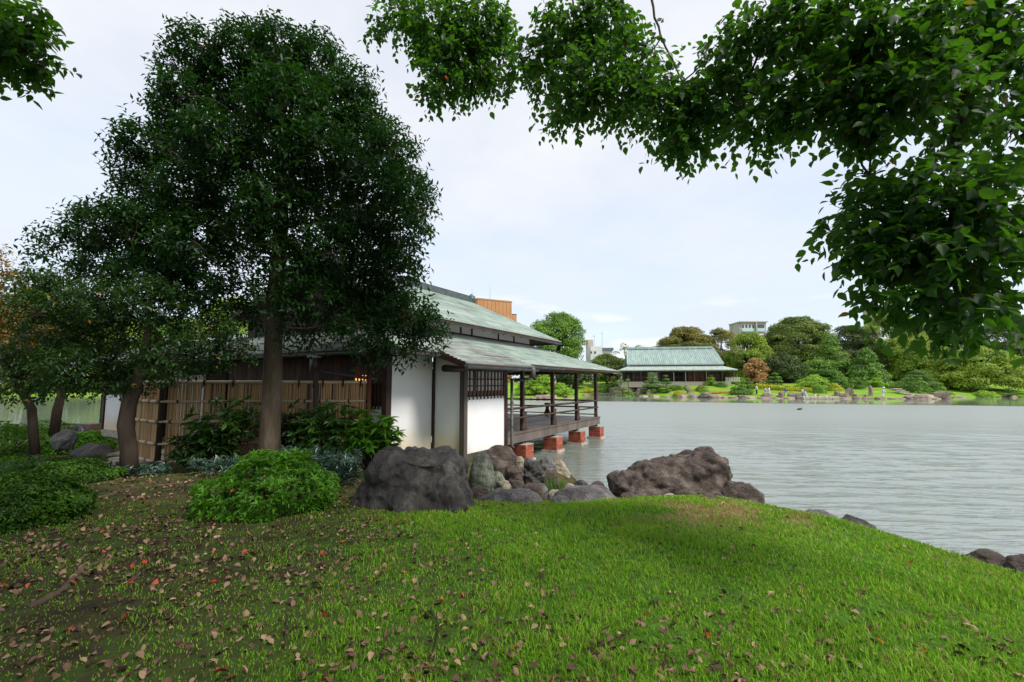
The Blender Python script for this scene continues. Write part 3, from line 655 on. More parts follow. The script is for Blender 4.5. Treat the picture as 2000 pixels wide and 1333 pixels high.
# upper walls: plaster strip windows between dark posts
hb('upper_wall', UR0+.5, UI, VI, VI+.1, zi-.1, 4.98, pl_)
hb('upper_wall', UI-.1, UI, VI+.1, 6.9, zi-.1, 4.9, wd_)
for u in (-2.8, -.5, .2, 2.1, 3.4, UI-.1):
    hb('upper_post', u, u+.10, VI-.02, VI, zi-.1, 4.95, wd_)
hb('upper_sill', UR0+.5, UI, VI-.04, VI-.003, zi-.05, zi+.08, wd_)
hb('upper_lintel', UR0+.5, UI, VI-.04, VI-.003, 4.66, 4.96, wd_)
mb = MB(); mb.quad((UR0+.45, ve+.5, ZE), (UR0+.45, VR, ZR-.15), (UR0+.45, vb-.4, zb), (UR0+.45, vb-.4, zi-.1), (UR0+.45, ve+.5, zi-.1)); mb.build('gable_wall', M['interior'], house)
hb('gable_tie_beam', UR0+.30, UR0+.42, ve+.6, vb-.5, 5.0, 5.16, M['wood_grey'])
for v in (3.2, 6.0): hb('gable_post', UR0+.33, UR0+.43, v, v+.12, zi-.2, 5.6, M['wood_grey'])
for s_ in range(16):                             # exposed rafters of the upper eave
    u = UR0+.3 + s_*.68
    beam('rafter', (u, ve+.06, ZE-.12), (u, VI+.05, ZE-.12+.536*UT*.98), .06, .07, wd_)

# annex (small wing) --------------------------------------------------------
AW0, AW1, AV, MV = -4.16, -2.0, -.55, .476
G0 = .60
hb('corner_post', AW0-.02, AW0+.13, AV-.02, AV+.13, G0, 3.1, M['wood_grey'])
hb('corner_post', AW1-.11, AW1+.02, AV-.02, AV+.11, G0-.2, 3.1, wd_)
hb('wall_panel', AW0+.13, AW1-.11, AV+.03, AV+.10, .78, 2.24, pl_)
hb('base_board', AW0+.13, AW1-.11, AV+.0, AV+.10, G0-.2, .777, M['wood_grey'])
hb('wall_panel', AW0+.02, AW0+.08, AV+.13, MV, G0+.04, 3.24, M['plaster_stained'])
hb('upper_panel', AW0+.025, AW0+.075, -.12, MV+.0, 3.242, 3.40, M['plaster_stained'])
hb('base_board', AW0+.005, AW0+.08, AV+.13, MV, G0-.3, G0+.038, M['wood_grey'])
hb('wall_panel', AW1-.08, AW1-.02, AV+.11, MV, G0, 3.0, pl_)
hb('wood_strip', AW0-.03, AW0+.02, MV-.05, MV+.0, G0-.1, 3.52, wd_)
# main wall panel left of the annex and the near corner post
hb('wall_panel', -5.70, AW0-.035, MV+.02, MV+.09, G0+.02, 3.57, M['plaster_stained'])
hb('base_board', -5.70, AW0-.035, MV+.0, MV+.09, G0-.3, G0+.018, M['wood_grey'])
hb('corner_post', -5.87, -5.70, MV-.0, MV+.15, G0-.2, 3.57, wd_)
b_ = MB(); b_.tube([(AU0+.12, AV+.06, 2.97), (AU0+.9, AV+.06, 2.97)], .085, 12); b_.build('purlin', wd_, house, True)
hb('lintel', AW0-.7, AW1+.4, AV+.0, AV+.12, 2.93, 3.06, wd_)
hb('window_rail', AW0+.13, AW1-.11, AV+.0, AV+.10, 2.28, 2.40, M['wood_red'])
win = hb('window', AW0+.13, AW1-.11, AV+.07, AV+.09, 2.40, 2.93, M['paper'])
for u in (AW0+.55, AW0+1.05, AW0+1.55):
    hb('frame', u, u+.05, AV+.045, AV+.068, 2.40, 2.93, wd_, win)
nb = 11
for i in range(nb):
    u = AW0+.22 + i*(AW1-AW0-.40)/(nb-1)
    hb('lattice_bar', u-.022, u+.022, AV-.03, AV-.004, 2.17, 2.93, wd_)
for z in (2.52, 2.70):
    hb('lattice_rail', AW0+.13, AW1-.11, AV+.0, AV+.02, z, z+.03, wd_)

# entrance side facing the fence: dark boards, white lower panels further left
fu = -5.85
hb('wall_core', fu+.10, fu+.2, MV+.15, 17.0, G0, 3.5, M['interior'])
v = MV+.15
for i in range(26):
    hb('wall_board', fu+.03, fu+.09, v+.008, v+.252, 1.4, 3.3, wd_ if i % 3 else M['wood_red']); v += .26
hb('wall_panel', fu+.02, fu+.09, MV+.15, 1.15, G0, 2.05, pl_)
for i in range(4):
    vv = MV+.24+i*.12; hb('lattice_bar', fu-.02, fu+.016, vv, vv+.04, 1.98, 2.6, wd_)
lampm, Nn, Lk = newmat('lit_window_paper'); e = Nn.new('ShaderNodeEmission'); e.inputs[0].default_value = (1, .42, .09, 1); e.inputs[1].default_value = 1.1; oo = Nn.new('ShaderNodeOutputMaterial'); Lk.new(e.outputs[0], oo.inputs[0])
lw = hb('lit_window', fu+.0, fu+.026, 1.22, 1.62, 2.62, 2.80, lampm)
for i in range(4): hb('bar', fu-.03, fu-.004, 1.22+i*.115, 1.26+i*.115, 2.58, 2.84, wd_, lw)
for i, v0 in enumerate((7.4, 8.6, 9.8)):
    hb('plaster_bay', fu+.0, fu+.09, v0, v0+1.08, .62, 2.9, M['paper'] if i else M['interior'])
    hb('bay_post', fu-.03, fu+.09, v0+1.08, v0+1.2, .5, 3.2, wd_)
for k, v0 in enumerate((11.2, 12.9, 14.6)):
    hb('wall_panel', fu+.0, fu+.09, v0+.06, v0+1.6, .75, 2.15, M['plaster_stained'])
    hb('corner_post', fu-.05, fu+.1, v0-.06, v0+.06, .5, 3.2, wd_)
    for i in range(11): hb('lattice_bar', fu-.02, fu+.02, v0+.12+i*.14, v0+.16+i*.14, 2.16, 2.75, wd_)
hb('corner_post', fu-.05, fu+.1, 16.24, 16.38, .5, 3.2, wd_)
hb('foundation_strip', fu-.10, fu+.1, 11.1, 16.4, .45, .74, M['concrete'])

# veranda ---------------------------------------------------------------
DZ = 1.0; V1 = 5.2; UD0, UD1 = -1.98, 7.5
deckp = hb('veranda_floor', UD0, UD1, .0, V1, DZ-.10, DZ-.035, wd_)
nbd = 34
for i in range(nbd):
    v0 = .03 + i*(V1-.06)/nbd
    hb('floor_board', UD0, UD1, v0+.004, v0+(V1-.06)/nbd-.004, DZ-.033, DZ + random.uniform(-.002, .002), M['deck'], deckp)
hb('edge_beam', UD0, UD1+.05, -.10, .0-.003, DZ-.34, DZ-.05, M['wood_grey'])
hb('edge_board', UD0, UD1+.08, -.13, .03-.003, DZ-.048, DZ-.005+.02, M['wood_grey'])
hb('edge_beam', UD1-.0, UD1+.1, .0, V1, DZ-.34, DZ-.05, M['wood_grey'])
hb('edge_beam', UD0, UD1+.05, V1+.003, V1+.1, DZ-.34, DZ-.0, M['wood_grey'])
hb('underfloor_joist', UD0, UD1, 1.6, 1.75, DZ-.30, DZ-.105, wd_); hb('underfloor_joist', UD0, UD1, 3.4, 3.55, DZ-.30, DZ-.105, wd_)
PU = [0, 2.45, 4.9, 7.35]
for i, u in enumerate(PU):
    for v in (0.02, V1-.05):
        if v > 1 and i == 0: continue
        hb('veranda_post', u-.065, u+.065, v-.065, v+.065, DZ+.01, 3.05, wd_, bevel=.008)
        if True:
            hb('pier_post', u-.055, u+.055, v-.055, v+.055, .57, DZ-.34, M['wood_grey'])
        pier = hb('brick_pier', u-.27, u+.27, v-.27, v+.27, .09, .548, M['mortar'])
        hb('footing', u-.34, u+.34, v-.34, v+.34, -.4, .085, M['concrete'], pier)
        hb('pier_cap', u-.285, u+.285, v-.285, v+.285, .55, .572, M['concrete'], pier)
        if v < 1:
            bh = .046; me_b = None
            for r_ in range(8):
                z0 = .095+r_*.057
                for side in range(4):
                    for k in range(3):
                        wdt = .18; off = (-.28+.0 + k*.187) if r_ % 2 else (-.28 + (k*.187 if k else 0))
                        a0 = -.28 + k*.187 + (.0 if r_ % 2 else .0); a1 = a0+.18
                        if r_ % 2: a0 += .0; 
                        sh = .06 if r_ % 2 else 0
                        a0 = max(-.28, a0-sh); a1 = min(.28, a1-sh + (.06 if k == 2 and sh else 0))
                        if side == 0: hb('brick', u+a0, u+a1, v-.285, v-.269, z0, z0+bh, M['brick'], pier)
                        elif side == 1: hb('brick', u+.269, u+.285, v+a0, v+a1, z0, z0+bh, M['brick'], pier)
                        elif side == 3: hb('brick', u-.285, u-.269, v+a0, v+a1, z0, z0+bh, M['brick'], pier)
hb('eave_beam', UD0, UE-.75, -.06, .08, 3.052, 3.22, wd_)
hb('eave_beam', 7.29, 7.41, .081, V1, 3.05, 3.22, wd_)
hb('eave_beam', UD0, 7.4, V1-.12, V1+.0, 3.05, 3.22, wd_)
for i in range(30):
    u = -1.6+i*.33
    beam('rafter', (u, -.80, zr(-.9)-.07), (u, .7, zr(.6)-.07), .045, .06, wd_, lower)
beam('veranda_ceiling', (UD0, 1.0, 3.30), (7.3, 1.0, 3.30), 2.0, .02, wd_)
hb('veranda_ceiling', UD0, 7.3, 2.0, V1, 3.30, 3.32, wd_)
# splayed plank brackets at each post (bottle shaped)
def bracket(u, v, ax):
    prof = [(.0, .17), (.08, .175), (.22, .11), (.34, .075), (.46, .10), (.56, .15), (.60, .155)]
    mb = MB(); n = len(prof)
    for s in (-1, 1):
        for k in range(n-1):
            (z0, w0), (z1, w1) = prof[k], prof[k+1]
            pts = []
            for zz_, ww in ((z0, w0), (z0, -w0), (z1, -w1), (z1, w1)):
                pts.append((u+ww, v+s*.03, DZ+.02+zz_) if ax == 'u' else (u+s*.03, v+ww, DZ+.02+zz_))
            mb.quad(*pts)
    for sgn in (-1, 1):
        for k in range(n-1):
            (z0, w0), (z1, w1) = prof[k], prof[k+1]; w0 *= sgn; w1 *= sgn
            if ax == 'u': mb.quad((u+w0, v-.03, DZ+.02+z0), (u+w0, v+.03, DZ+.02+z0), (u+w1, v+.03, DZ+.02+z1), (u+w1, v-.03, DZ+.02+z1))
            else: mb.quad((u-.03, v+w0, DZ+.02+z0), (u+.03, v+w0, DZ+.02+z0), (u+.03, v+w1, DZ+.02+z1), (u-.03, v+w1, DZ+.02+z1))
    mb.build('post_bracket', wd_, house)
for u in PU: bracket(u, -.05 if u < 7 else .02, 'u')
bracket(7.35, 2.6, 'v'); bracket(4.9, V1-.02, 'u'); bracket(2.45, V1-.02, 'u')
def rail(a, b, r=.035):
    mb = MB(); mb.tube([a, b], r, 8); mb.build('handrail', wd_, house, True)
for z, r in ((DZ+.78, .04), (DZ+.46, .034)):
    rail((UD0, -.07, z), (7.38, -.07, z), r); rail((7.40, -.05, z), (7.40, V1, z), r); rail((UD0+.5, V1-.02, z), (7.4, V1-.02, z), r)
rail((7.40, -.05, DZ+.12), (7.40, V1, DZ+.12), .025); rail((UD0+.5, V1-.02, DZ+.12), (7.4, V1-.02, DZ+.12), .025)
# room wall behind the veranda with amber sliding-door frames
hb('room_wall', UD0, UD0+.06, .35, 5.2, DZ, 3.0, wd_)
for v in (.6, 1.15): hb('door_frame', -.9, -.84, v, v+.05, DZ, 3.05, M['wood_red'])
hb('door_frame', -1.25, -1.19, .10, .16, DZ, 3.05, M['wood_red'])
hb('inner_post', .9, 1.02, 2.2, 2.32, DZ, 3.3, wd_); hb('inner_post', -.9, -.78, 2.4, 2.52, DZ, 3.3, M['wood_red'])
for z in (1.75, 2.2, 2.65): hb('door_rail', -.9, -.84, .65, 2.4, z, z+.035, wd_)

# ------------------------------------------------------------------ bamboo fence
A, Bp, Rr = Vector((-7.75, 10.15, 0)), Vector((-3.36, 10.62, 0)), Vector((-8.95, 10.95, 0))
fence = thing('bamboo_fence', 'tall fence of thin bamboo canes tied to horizontal poles in front of the tea house', 'fence', (A.x, A.y, gz(A.x, A.y)))
def fpt(p, z): return Vector((p.x-fence.location.x, p.y-fence.location.y, z-fence.location.z))
FT = 2.66
def cane_mesh(h, r):
    mb = MB(); mb.tube([(0, 0, 0), (0, 0, h)], r, 6)
    return mb.mesh('cane', M['cane'])
def panel(a, b, n, zb_, zt_, mesh_r, gaps):
    cm = cane_mesh(zt_-zb_, mesh_r)
    for i in range(n):
        t = (i+.5)/n
        if random.random() < gaps: continue
        p = a.lerp(b, t + random.uniform(-.002, .002)); o = obj('cane', cm, fence, fpt(p, zb_ + random.uniform(-.01, .01)))
        o.rotation_euler = (random.uniform(-.006, .006), random.uniform(-.007, .007), random.random()*3)
zb0 = .86
panel(A.lerp(Bp, .02), Bp, 148, zb0, FT, .0138, .09)
panel(Rr, A.lerp(Rr, .06), 34, zb0, FT, .02, .0)
dirn = (Bp-A).normalized(); nv = Vector((dirn.y, -dirn.x, 0))
rd = (A-Rr).normalized(); rn = Vector((rd.y, -rd.x, 0))
for k, z in enumerate((2.63, 2.20, 1.76, 1.28, .90)):
    for s in ((1, -1) if z < 2.6 else (1, -1)):
        p0, p1 = fpt(A+nv*.035*s, z), fpt(Bp+nv*.035*s, z)
        mb = MB(); mb.tube([p0, p1], .036 if z > 2.6 else .026, 8); mb.build('rail', M['cane_pale'], fence, True)
    for s in (1, -1):
        q0, q1 = Rr+rn*.05*s, A+rn*.05*s
        mb = MB()
        for j in range(3):
            a_, b_2 = q0.lerp(q1, j/3+.03), q0.lerp(q1, (j+1)/3-.03)
            mb.tube([fpt(a_, z), fpt(a_.lerp(b_2, .1), z), fpt(a_.lerp(b_2, .9), z), fpt(b_2, z)], [.03, .045, .045, .03], 8)
        mb.build('rail', M['cane_pale'], fence, True)
    for t in (np.array([.05, .20, .34, .52, .66, .735, .78, .88, .97]) + (.03 if k % 2 else 0)):
        if t > 1: continue
        p = A.lerp(Bp, float(t)); mb = MB(); r_ = .048 if z > 2.6 else .034
        for q in (-.012, .0, .012):
            c = fpt(p+dirn*q, z); ring = [c + nv*(math.cos(a)*(r_+.03)) + Vector((0, 0, math.sin(a)*r_)) for a in np.linspace(0, 2*math.pi, 11)]
            mb.tube(ring, .007, 5, False)
        if z > 2.6:
            c = fpt(p+nv*.075, z); mb.tube([c+Vector((0, 0, .05)), c+Vector((.012, 0, .13))], [.012, .006], 5); mb.tube([c, c+Vector((-.015, 0, -.13))], [.014, .008], 5); mb.tube([c, c+Vector((.02, 0, -.11))], [.012, .006], 5)
        mb.build('rope_tie', M['rope'], fence)
for p, zt_, m_ in ((A, 2.68, 'bark_dark'), (A.lerp(Bp, .745)+nv*.05, 2.80, 'wood_grey'), (Bp+dirn*.03, 2.78, 'wood_red'), (Rr, 2.66, 'bark_dark')):
    mb = MB(); mb.tube([fpt(p, .6), fpt(p, 1.7), fpt(p, zt_)], [.062, .058, .055], 10); mb.build('post', M[m_], fence, True)

# ------------------------------------------------------------------ rocks
def hull_mesh(pts, voxel, amp, nscale, seed, m, smooth_it=2, ridg=0.0, flute=0.0):
    bm = bmesh.new()
    for p in pts: bm.verts.new(p)
    r = bmesh.ops.convex_hull(bm, input=bm.verts)
    bmesh.ops.delete(bm, geom=[g for g in set(r['geom_unused']+r['geom_interior']) if isinstance(g, bmesh.types.BMVert) and g.is_valid], context='VERTS')
    t = bpy.data.meshes.new('t'); bm.to_mesh(t); bm.free()
    o = bpy.data.objects.new('t', t); C.objects.link(o)
    md = o.modifiers.new('r', 'REMESH'); md.mode = 'VOXEL'; md.voxel_size = voxel
    dg = bpy.context.evaluated_depsgraph_get(); me = bpy.data.meshes.new_from_object(o.evaluated_get(dg))
    bpy.data.objects.remove(o); bpy.data.meshes.remove(t)
    n = len(me.vertices); co_ = np.empty(n*3, np.float32); me.vertices.foreach_get('co', co_); co_ = co_.reshape(-1, 3)
    ne = len(me.edges); ed = np.empty(ne*2, np.int32); me.edges.foreach_get('vertices', ed); ed = ed.reshape(-1, 2)
    deg = np.bincount(ed.ravel(), minlength=n)[:, None].clip(1)
    for _ in range(smooth_it):
        s = np.zeros_like(co_); np.add.at(s, ed[:, 0], co_[ed[:, 1]]); np.add.at(s, ed[:, 1], co_[ed[:, 0]])
        co_ = .5*co_ + .5*s/deg
    me.vertices.foreach_set('co', co_.ravel()); me.update()
    nr = np.empty(n*3, np.float32); me.vertices.foreach_get('normal', nr) if False else me.vertex_normals.foreach_get('vector', nr); nr = nr.reshape(-1, 3)
    off = Vector((seed*3.17, seed*1.7, seed*.9)); d = np.empty(n)
    for i in range(n):
        p = Vector(co_[i])
        q = p*nscale + off
        a = mnoise.fractal(q, .9, 2.1, 5)*.8
        wz = q.z*3.2 + .9*mnoise.noise(q*1.1)
        a += .22*mnoise.noise(Vector((q.x*.7, q.y*.7, wz*1.5)))
        if ridg:
            vd = mnoise.voronoi(q*1.15)[0]; a += ridg*.5*(min(.35, vd[1]-vd[0])-.2)*1.6
        if flute: a += flute*.55*mnoise.noise(Vector((q.x*2.6, q.y*2.6, q.z*.6))) + flute*.16*mnoise.noise(Vector((q.x*8, q.y*8, q.z*1.4)))
        d[i] = a
    d = d - d.mean() - .15
    co_ = co_ + nr*(d*amp)[:, None]
    me.vertices.foreach_set('co', co_.ravel()); me.shade_smooth(); me.materials.clear(); me.materials.append(m); me.update()
    return me
def sil_rock(name, label, cat, outline, org, D, depth, m, voxel, amp, ns, seed, ridg=0, yaw=0, top_in=.25, group=None, flute=0):
    """boulder whose silhouette follows px outline; depth in metres, real volume"""
    s = D/F; c = at(org[0], org[1], D)
    pts = []
    for (x, y) in outline:
        X = (x-org[0])*s; Zz = (org[1]-y)*s
        k = 1-.3*max(0, Zz)/1.0
        for f in (-.5, -.15, .25, .5):
            e = 1 - (abs(f)*.55)
            pts.append((X*e, f*depth*k + .12*Zz, Zz*(1-.15*abs(f)*2)))
    for X in (min(o[0] for o in outline), max(o[0] for o in outline)):
        pts.append(((X-org[0])*s*.9, 0, -.3))
    pts += [(0, -depth*.5, -.3), (0, depth*.5, -.3)]
    o = obj(name, hull_mesh(pts, voxel, amp, ns, seed, m, 2, ridg, flute), None, c, (0, 0, yaw))
    tag(o, label, cat, group); return o
sil_rock('boulder', 'large dark weathered boulder with flat top between the azalea bush and the lawn', 'boulder',
         [(692, 975), (705, 920), (732, 885), (770, 878), (830, 884), (870, 877), (893, 884), (912, 915), (924, 955), (936, 990), (880, 1004), (800, 1010), (720, 995)], (812, 1000), 6.3, 1.25, M['stone_dark'], .018, .12, 1.7, 1, 1.9, flute=1.2)
sil_rock('boulder', 'long brown humped boulder rising to the right at the edge of the pond', 'boulder',
         [(1182, 958), (1190, 940), (1240, 913), (1290, 902), (1335, 896), (1372, 880), (1415, 881), (1437, 903), (1440, 940), (1432, 965), (1300, 980), (1200, 972)], (1310, 975), 9.3, 1.5, M['stone_brown'], .026, .15, 1.9, 2, 1.3, flute=.3)
def box_rock(x0, y0, x1, y1, D, label, m, seed, amp=.12, name='rock', depth=.75, flat=1, group=None, voxel=None, cat='rock'):
    s = D/F; c = at((x0+x1)/2, y1, D); wv = (x1-x0)*s; hh = (y1-y0)*s*1.0
    rs = random.Random(seed); pts = []
    for i in range(26):
        a = rs.random()*2*math.pi; zf = rs.random()
        r = (1-zf**3*.55)*(.82+.18*rs.random())
        pts.append((math.cos(a)*wv/2*r, math.sin(a)*wv/2*depth*r, hh*zf*flat))
    pts += [(wv*.1, 0, hh), (-wv*.15, .05*wv, hh*.97), (wv/2, 0, hh*.25), (-wv/2, 0, hh*.25), (wv*.4, 0, -.25), (-wv*.4, 0, -.25), (0, wv*.3, -.25), (0, -wv*.3, -.25)]
    vs = voxel or max(.014, wv/34)
    o = obj(name, hull_mesh(pts, vs, (amp*.9+.03)*min(wv, hh*1.6+.05)*.8, 2.0/max(wv, .2), seed, m, 1, .7), None, c, (0, 0, rs.uniform(-.3, .3)))
    tag(o, label, cat, group); return o
G, Br, Dk, Pa, Gn = M['stone_grey'], M['stone_brown'], M['stone_dark'], M['stone_pale'], M['stone_green']
for a in [
    (928, 872, 1022, 912, 10.6, 'brown rounded block lying under the tea house wall', Br, 11, .10),
    (914, 886, 968, 950, 7.9, 'upright pale green streaked stone beside the dark boulder', Gn, 12, .06),
    (950, 920, 990, 948, 8.1, 'small tan stone leaning right of the upright green stone', Gn, 13, .08),
    (980, 905, 1025, 945, 8.9, 'dark jagged rock with holes behind the grey slab', Br, 14, .22),
    (1015, 905, 1064, 942, 9.2, 'dark lumpy rock next to the brick pier foot', Dk, 15, .2),
    (1022, 893, 1046, 915, 10.2, 'small round grey stone in front of the nearest brick pier', G, 16, .05),
    (1006, 892, 1026, 912, 10.4, 'small cream coloured stone wedged by the brown block', Pa, 17, .05),
    (1046, 892, 1086, 917, 12.2, 'dark grey capped rock at the water next to the pale one', G, 18, .12),
    (1066, 899, 1114, 934, 12.4, 'pale sandy rock standing in the pond water', Pa, 19, .08),
    (1050, 920, 1095, 950, 11.2, 'brownish low rock below the pale sandy one', Br, 20, .08),
    (908, 952, 958, 972, 7.2, 'flat brown stone touching the base of the dark boulder', Br, 21, .08),
    (924, 957, 1064, 990, 7.0, 'long layered silver grey slab at the lawn edge', G, 22, .20),
    (1012, 944, 1066, 978, 7.7, 'smooth domed brown grey stone behind the silver slab', Br, 23, .04),
    (990, 938, 1030, 960, 8.3, 'brown cobble behind the silver slab', Br, 24, .06),
    (1068, 956, 1100, 975, 7.9, 'small buff stone left of the dark whaleback rock', Pa, 25, .05),
    (1076, 950, 1212, 990, 7.5, 'dark grey whaleback rock with fine grooves', G, 26, .07),
    (1062, 970, 1122, 992, 7.0, 'smooth oval grey stone half sunk in the grass', G, 27, .03),
    (1204, 962, 1252, 990, 7.3, 'rounded mauve grey stone left of the humped boulder', Br, 28, .05),
    (1246, 975, 1374, 996, 7.1, 'thin brown ledge below the humped boulder', Br, 29, .12),
    (1320, 972, 1362, 986, 7.6, 'flat rusty stone on the ledge', Br, 30, .05),
    (1356, 961, 1390, 980, 7.9, 'small egg shaped stone leaning on the humped boulder', Br, 31, .03),
    (1400, 941, 1492, 990, 7.9, 'sloping grey brown rock right of the humped boulder', Br, 32, .10),
    (1352, 972, 1432, 1000, 7.0, 'broken brown slab in front of the egg shaped stone', Br, 33, .14),
    (1416, 978, 1496, 1002, 6.95, 'rightmost cracked slab of the rock group', Br, 34, .12),
    (1560, 996, 1640, 1022, 6.6, 'low mossy edging stone sunk at the lawn rim', G, 35, .10),
    (1630, 1010, 1708, 1044, 6.3, 'dark edging stone by the tall weed at the lawn rim', Dk, 36, .12),
    (1884, 1080, 1985, 1120, 5.1, 'brown grooved rock at the right rim of the lawn', Br, 37, .12),
    (1960, 1090, 2040, 1135, 4.9, 'brown rock cut off by the right edge of the photo', Br, 38, .12),
    (968, 938, 1000, 955, 8.0, 'tiny buff cobble between green stone and silver slab', Pa, 41, .05), (1000, 930, 1024, 948, 8.5, 'rusty cobble under the jagged rock', Br, 42, .05),
    (1040, 945, 1072, 962, 8.2, 'grey cobble left of the sedge tuft', G, 43, .05), (1100, 945, 1128, 960, 8.6, 'pale cobble right of the sedge tuft', Pa, 44, .05),
    (1236, 966, 1268, 984, 7.9, 'grey cobble at the left foot of the humped boulder', G, 45, .05), (1286, 966, 1330, 982, 7.8, 'flat pale sandy stone under the humped boulder', Pa, 46, .05),
    (1392, 964, 1420, 980, 7.7, 'small brown cobble right of the egg shaped stone', Br, 47, .05), (1120, 938, 1150, 952, 9.6, 'wet dark cobble at the water beside the sedge', Dk, 48, .05),
    (1150, 940, 1184, 956, 9.4, 'brown cobble at the water left of the humped boulder', Br, 49, .05), (896, 945, 920, 962, 7.3, 'small buff cobble hugging the dark boulder', Pa, 50, .05),
    (1492, 990, 1530, 1006, 7.0, 'low grey stone at the lawn rim right of the rock group', G, 51, .08),
    (130, 868, 228, 905, 13.5, 'long dark stone lying by the entrance path', Dk, 39, .1),
    (100, 840, 150, 862, 12.0, 'grey garden stone left of the outdoor unit', G, 40, .1),
]: box_rock(*a)

# ------------------------------------------------------------------ big dark tree
def blobtree(trunk_pts, trunk_r, lobes, label, bark, leafm, ln, wd, per_m2, singles, tmpl=LEAFQ, nleaf=8, tl=.22, droop=.15, name='tree', cat='tree', whorl=False, shell=.5, limbs=None, group=None, sq=(1, 1, .8)):
    base = Vector(trunk_pts[0]); t = thing(name, label, cat, base, 0, group)
    loc = np.array(base); tp = [Vector(p)-base for p in trunk_pts]
    mb = MB(); mb.tube(tp, trunk_r, 14)
    for k in range(6):                                       # root flare
        a = k*1.05+.3; mb.tube([(0, 0, .25), (math.cos(a)*trunk_r[0]*1.1, math.sin(a)*trunk_r[0]*1.1, .02), (math.cos(a)*trunk_r[0]*1.9, math.sin(a)*trunk_r[0]*1.9, -.08)], [trunk_r[0]*.5, trunk_r[0]*.42, .02], 7)
    mb.build('trunk', bark, t, True)
    mb = MB(); allP = []; allD = []; nl = 0; Ps, Ds, Ns, Ls, Ws = [], [], [], [], []
    axis = lambda p: math.hypot(p.x-tp[min(range(len(tp)), key=lambda i: abs(tp[i].z-p.z))].x, p.y-tp[min(range(len(tp)), key=lambda i: abs(tp[i].z-p.z))].y)
    hmin = tp[-1].z*.40
    nodes = [(p, trunk_r[i]*.5, 0) for i, p in enumerate(tp) if p.z >= hmin]
    for li, lb in enumerate(sorted(lobes, key=lambda l: axis(l[0]-base))):
        c, r = Vector(lb[0])-base, lb[1]
        ca = axis(c)
        st0 = min(nodes, key=lambda q_: (q_[0]-c).length + max(0, q_[0].z-c.z+.1)*1.2 + .12*q_[2])
        a, r0 = st0[0], min(st0[1], .075)
        pts = limb(a, c, 9, .07, .02); mb.tube(pts, taper(r0*.85, max(.012, r0*.42), 9), 7)
        nodes.append((c, max(.012, r0*.55), st0[2]+1)); nodes.append((pts[4], max(.016, r0*.6), st0[2]+1))
        for k in range(int(5+4*r)):
            e = c + Vector(unit(1)[0])*r*.85; e.z = c.z + (e.z-c.z)*sq[2]
            st = pts[random.choice((4, 5, 6, 7))]
            p2 = limb(st, e, 6, .08); mb.tube(p2, taper(.016, .004, 6), 5)
            if random.random() < .6:
                e2 = e + Vector(unit(1)[0])*r*.4; mb.tube(limb(p2[3], e2, 4, .08), taper(.007, .003, 4), 4)
        n = int(math.pi*r*r*per_m2/nleaf*(lb[2] if len(lb) > 2 else 1))
        P, v = lobe_pts(c, r, n, shell, sq)
        d = v + np.array([0, 0, .25]) + RNG.normal(size=v.shape)*.35; d /= np.linalg.norm(d, axis=1, keepdims=True)
        q = sprigs(P+loc, d, nleaf, tl*(.7+.6*RNG.random(n)), ln, wd, droop, .9, whorl)
        for A_, x in zip((Ps, Ds, Ns, Ls, Ws), q): A_.append(x)
    mb.build('branch', bark, t, True)
    foliage(t, np.concatenate(Ps), np.concatenate(Ds), np.concatenate(Ns), np.concatenate(Ls), np.concatenate(Ws), tmpl, leafm, singles, 'foliage', tuple(base))
    return t
def Lb(px, py, D, rpx, k=1): return (at(px, py, D), rpx*D/F, k)
tb = atz(525, 908, 1.0); TD = tb.y
trunk = [Vector((tb.x, TD, gz(tb.x, TD)-.05))] + [at(x, y, TD+.02*i) for i, (x, y) in enumerate(((527, 860), (531, 780), (533, 700), (536, 620), (541, 540), (548, 460), (552, 380), (548, 300), (545, 220), (538, 140), (532, 70)))]
lob = []
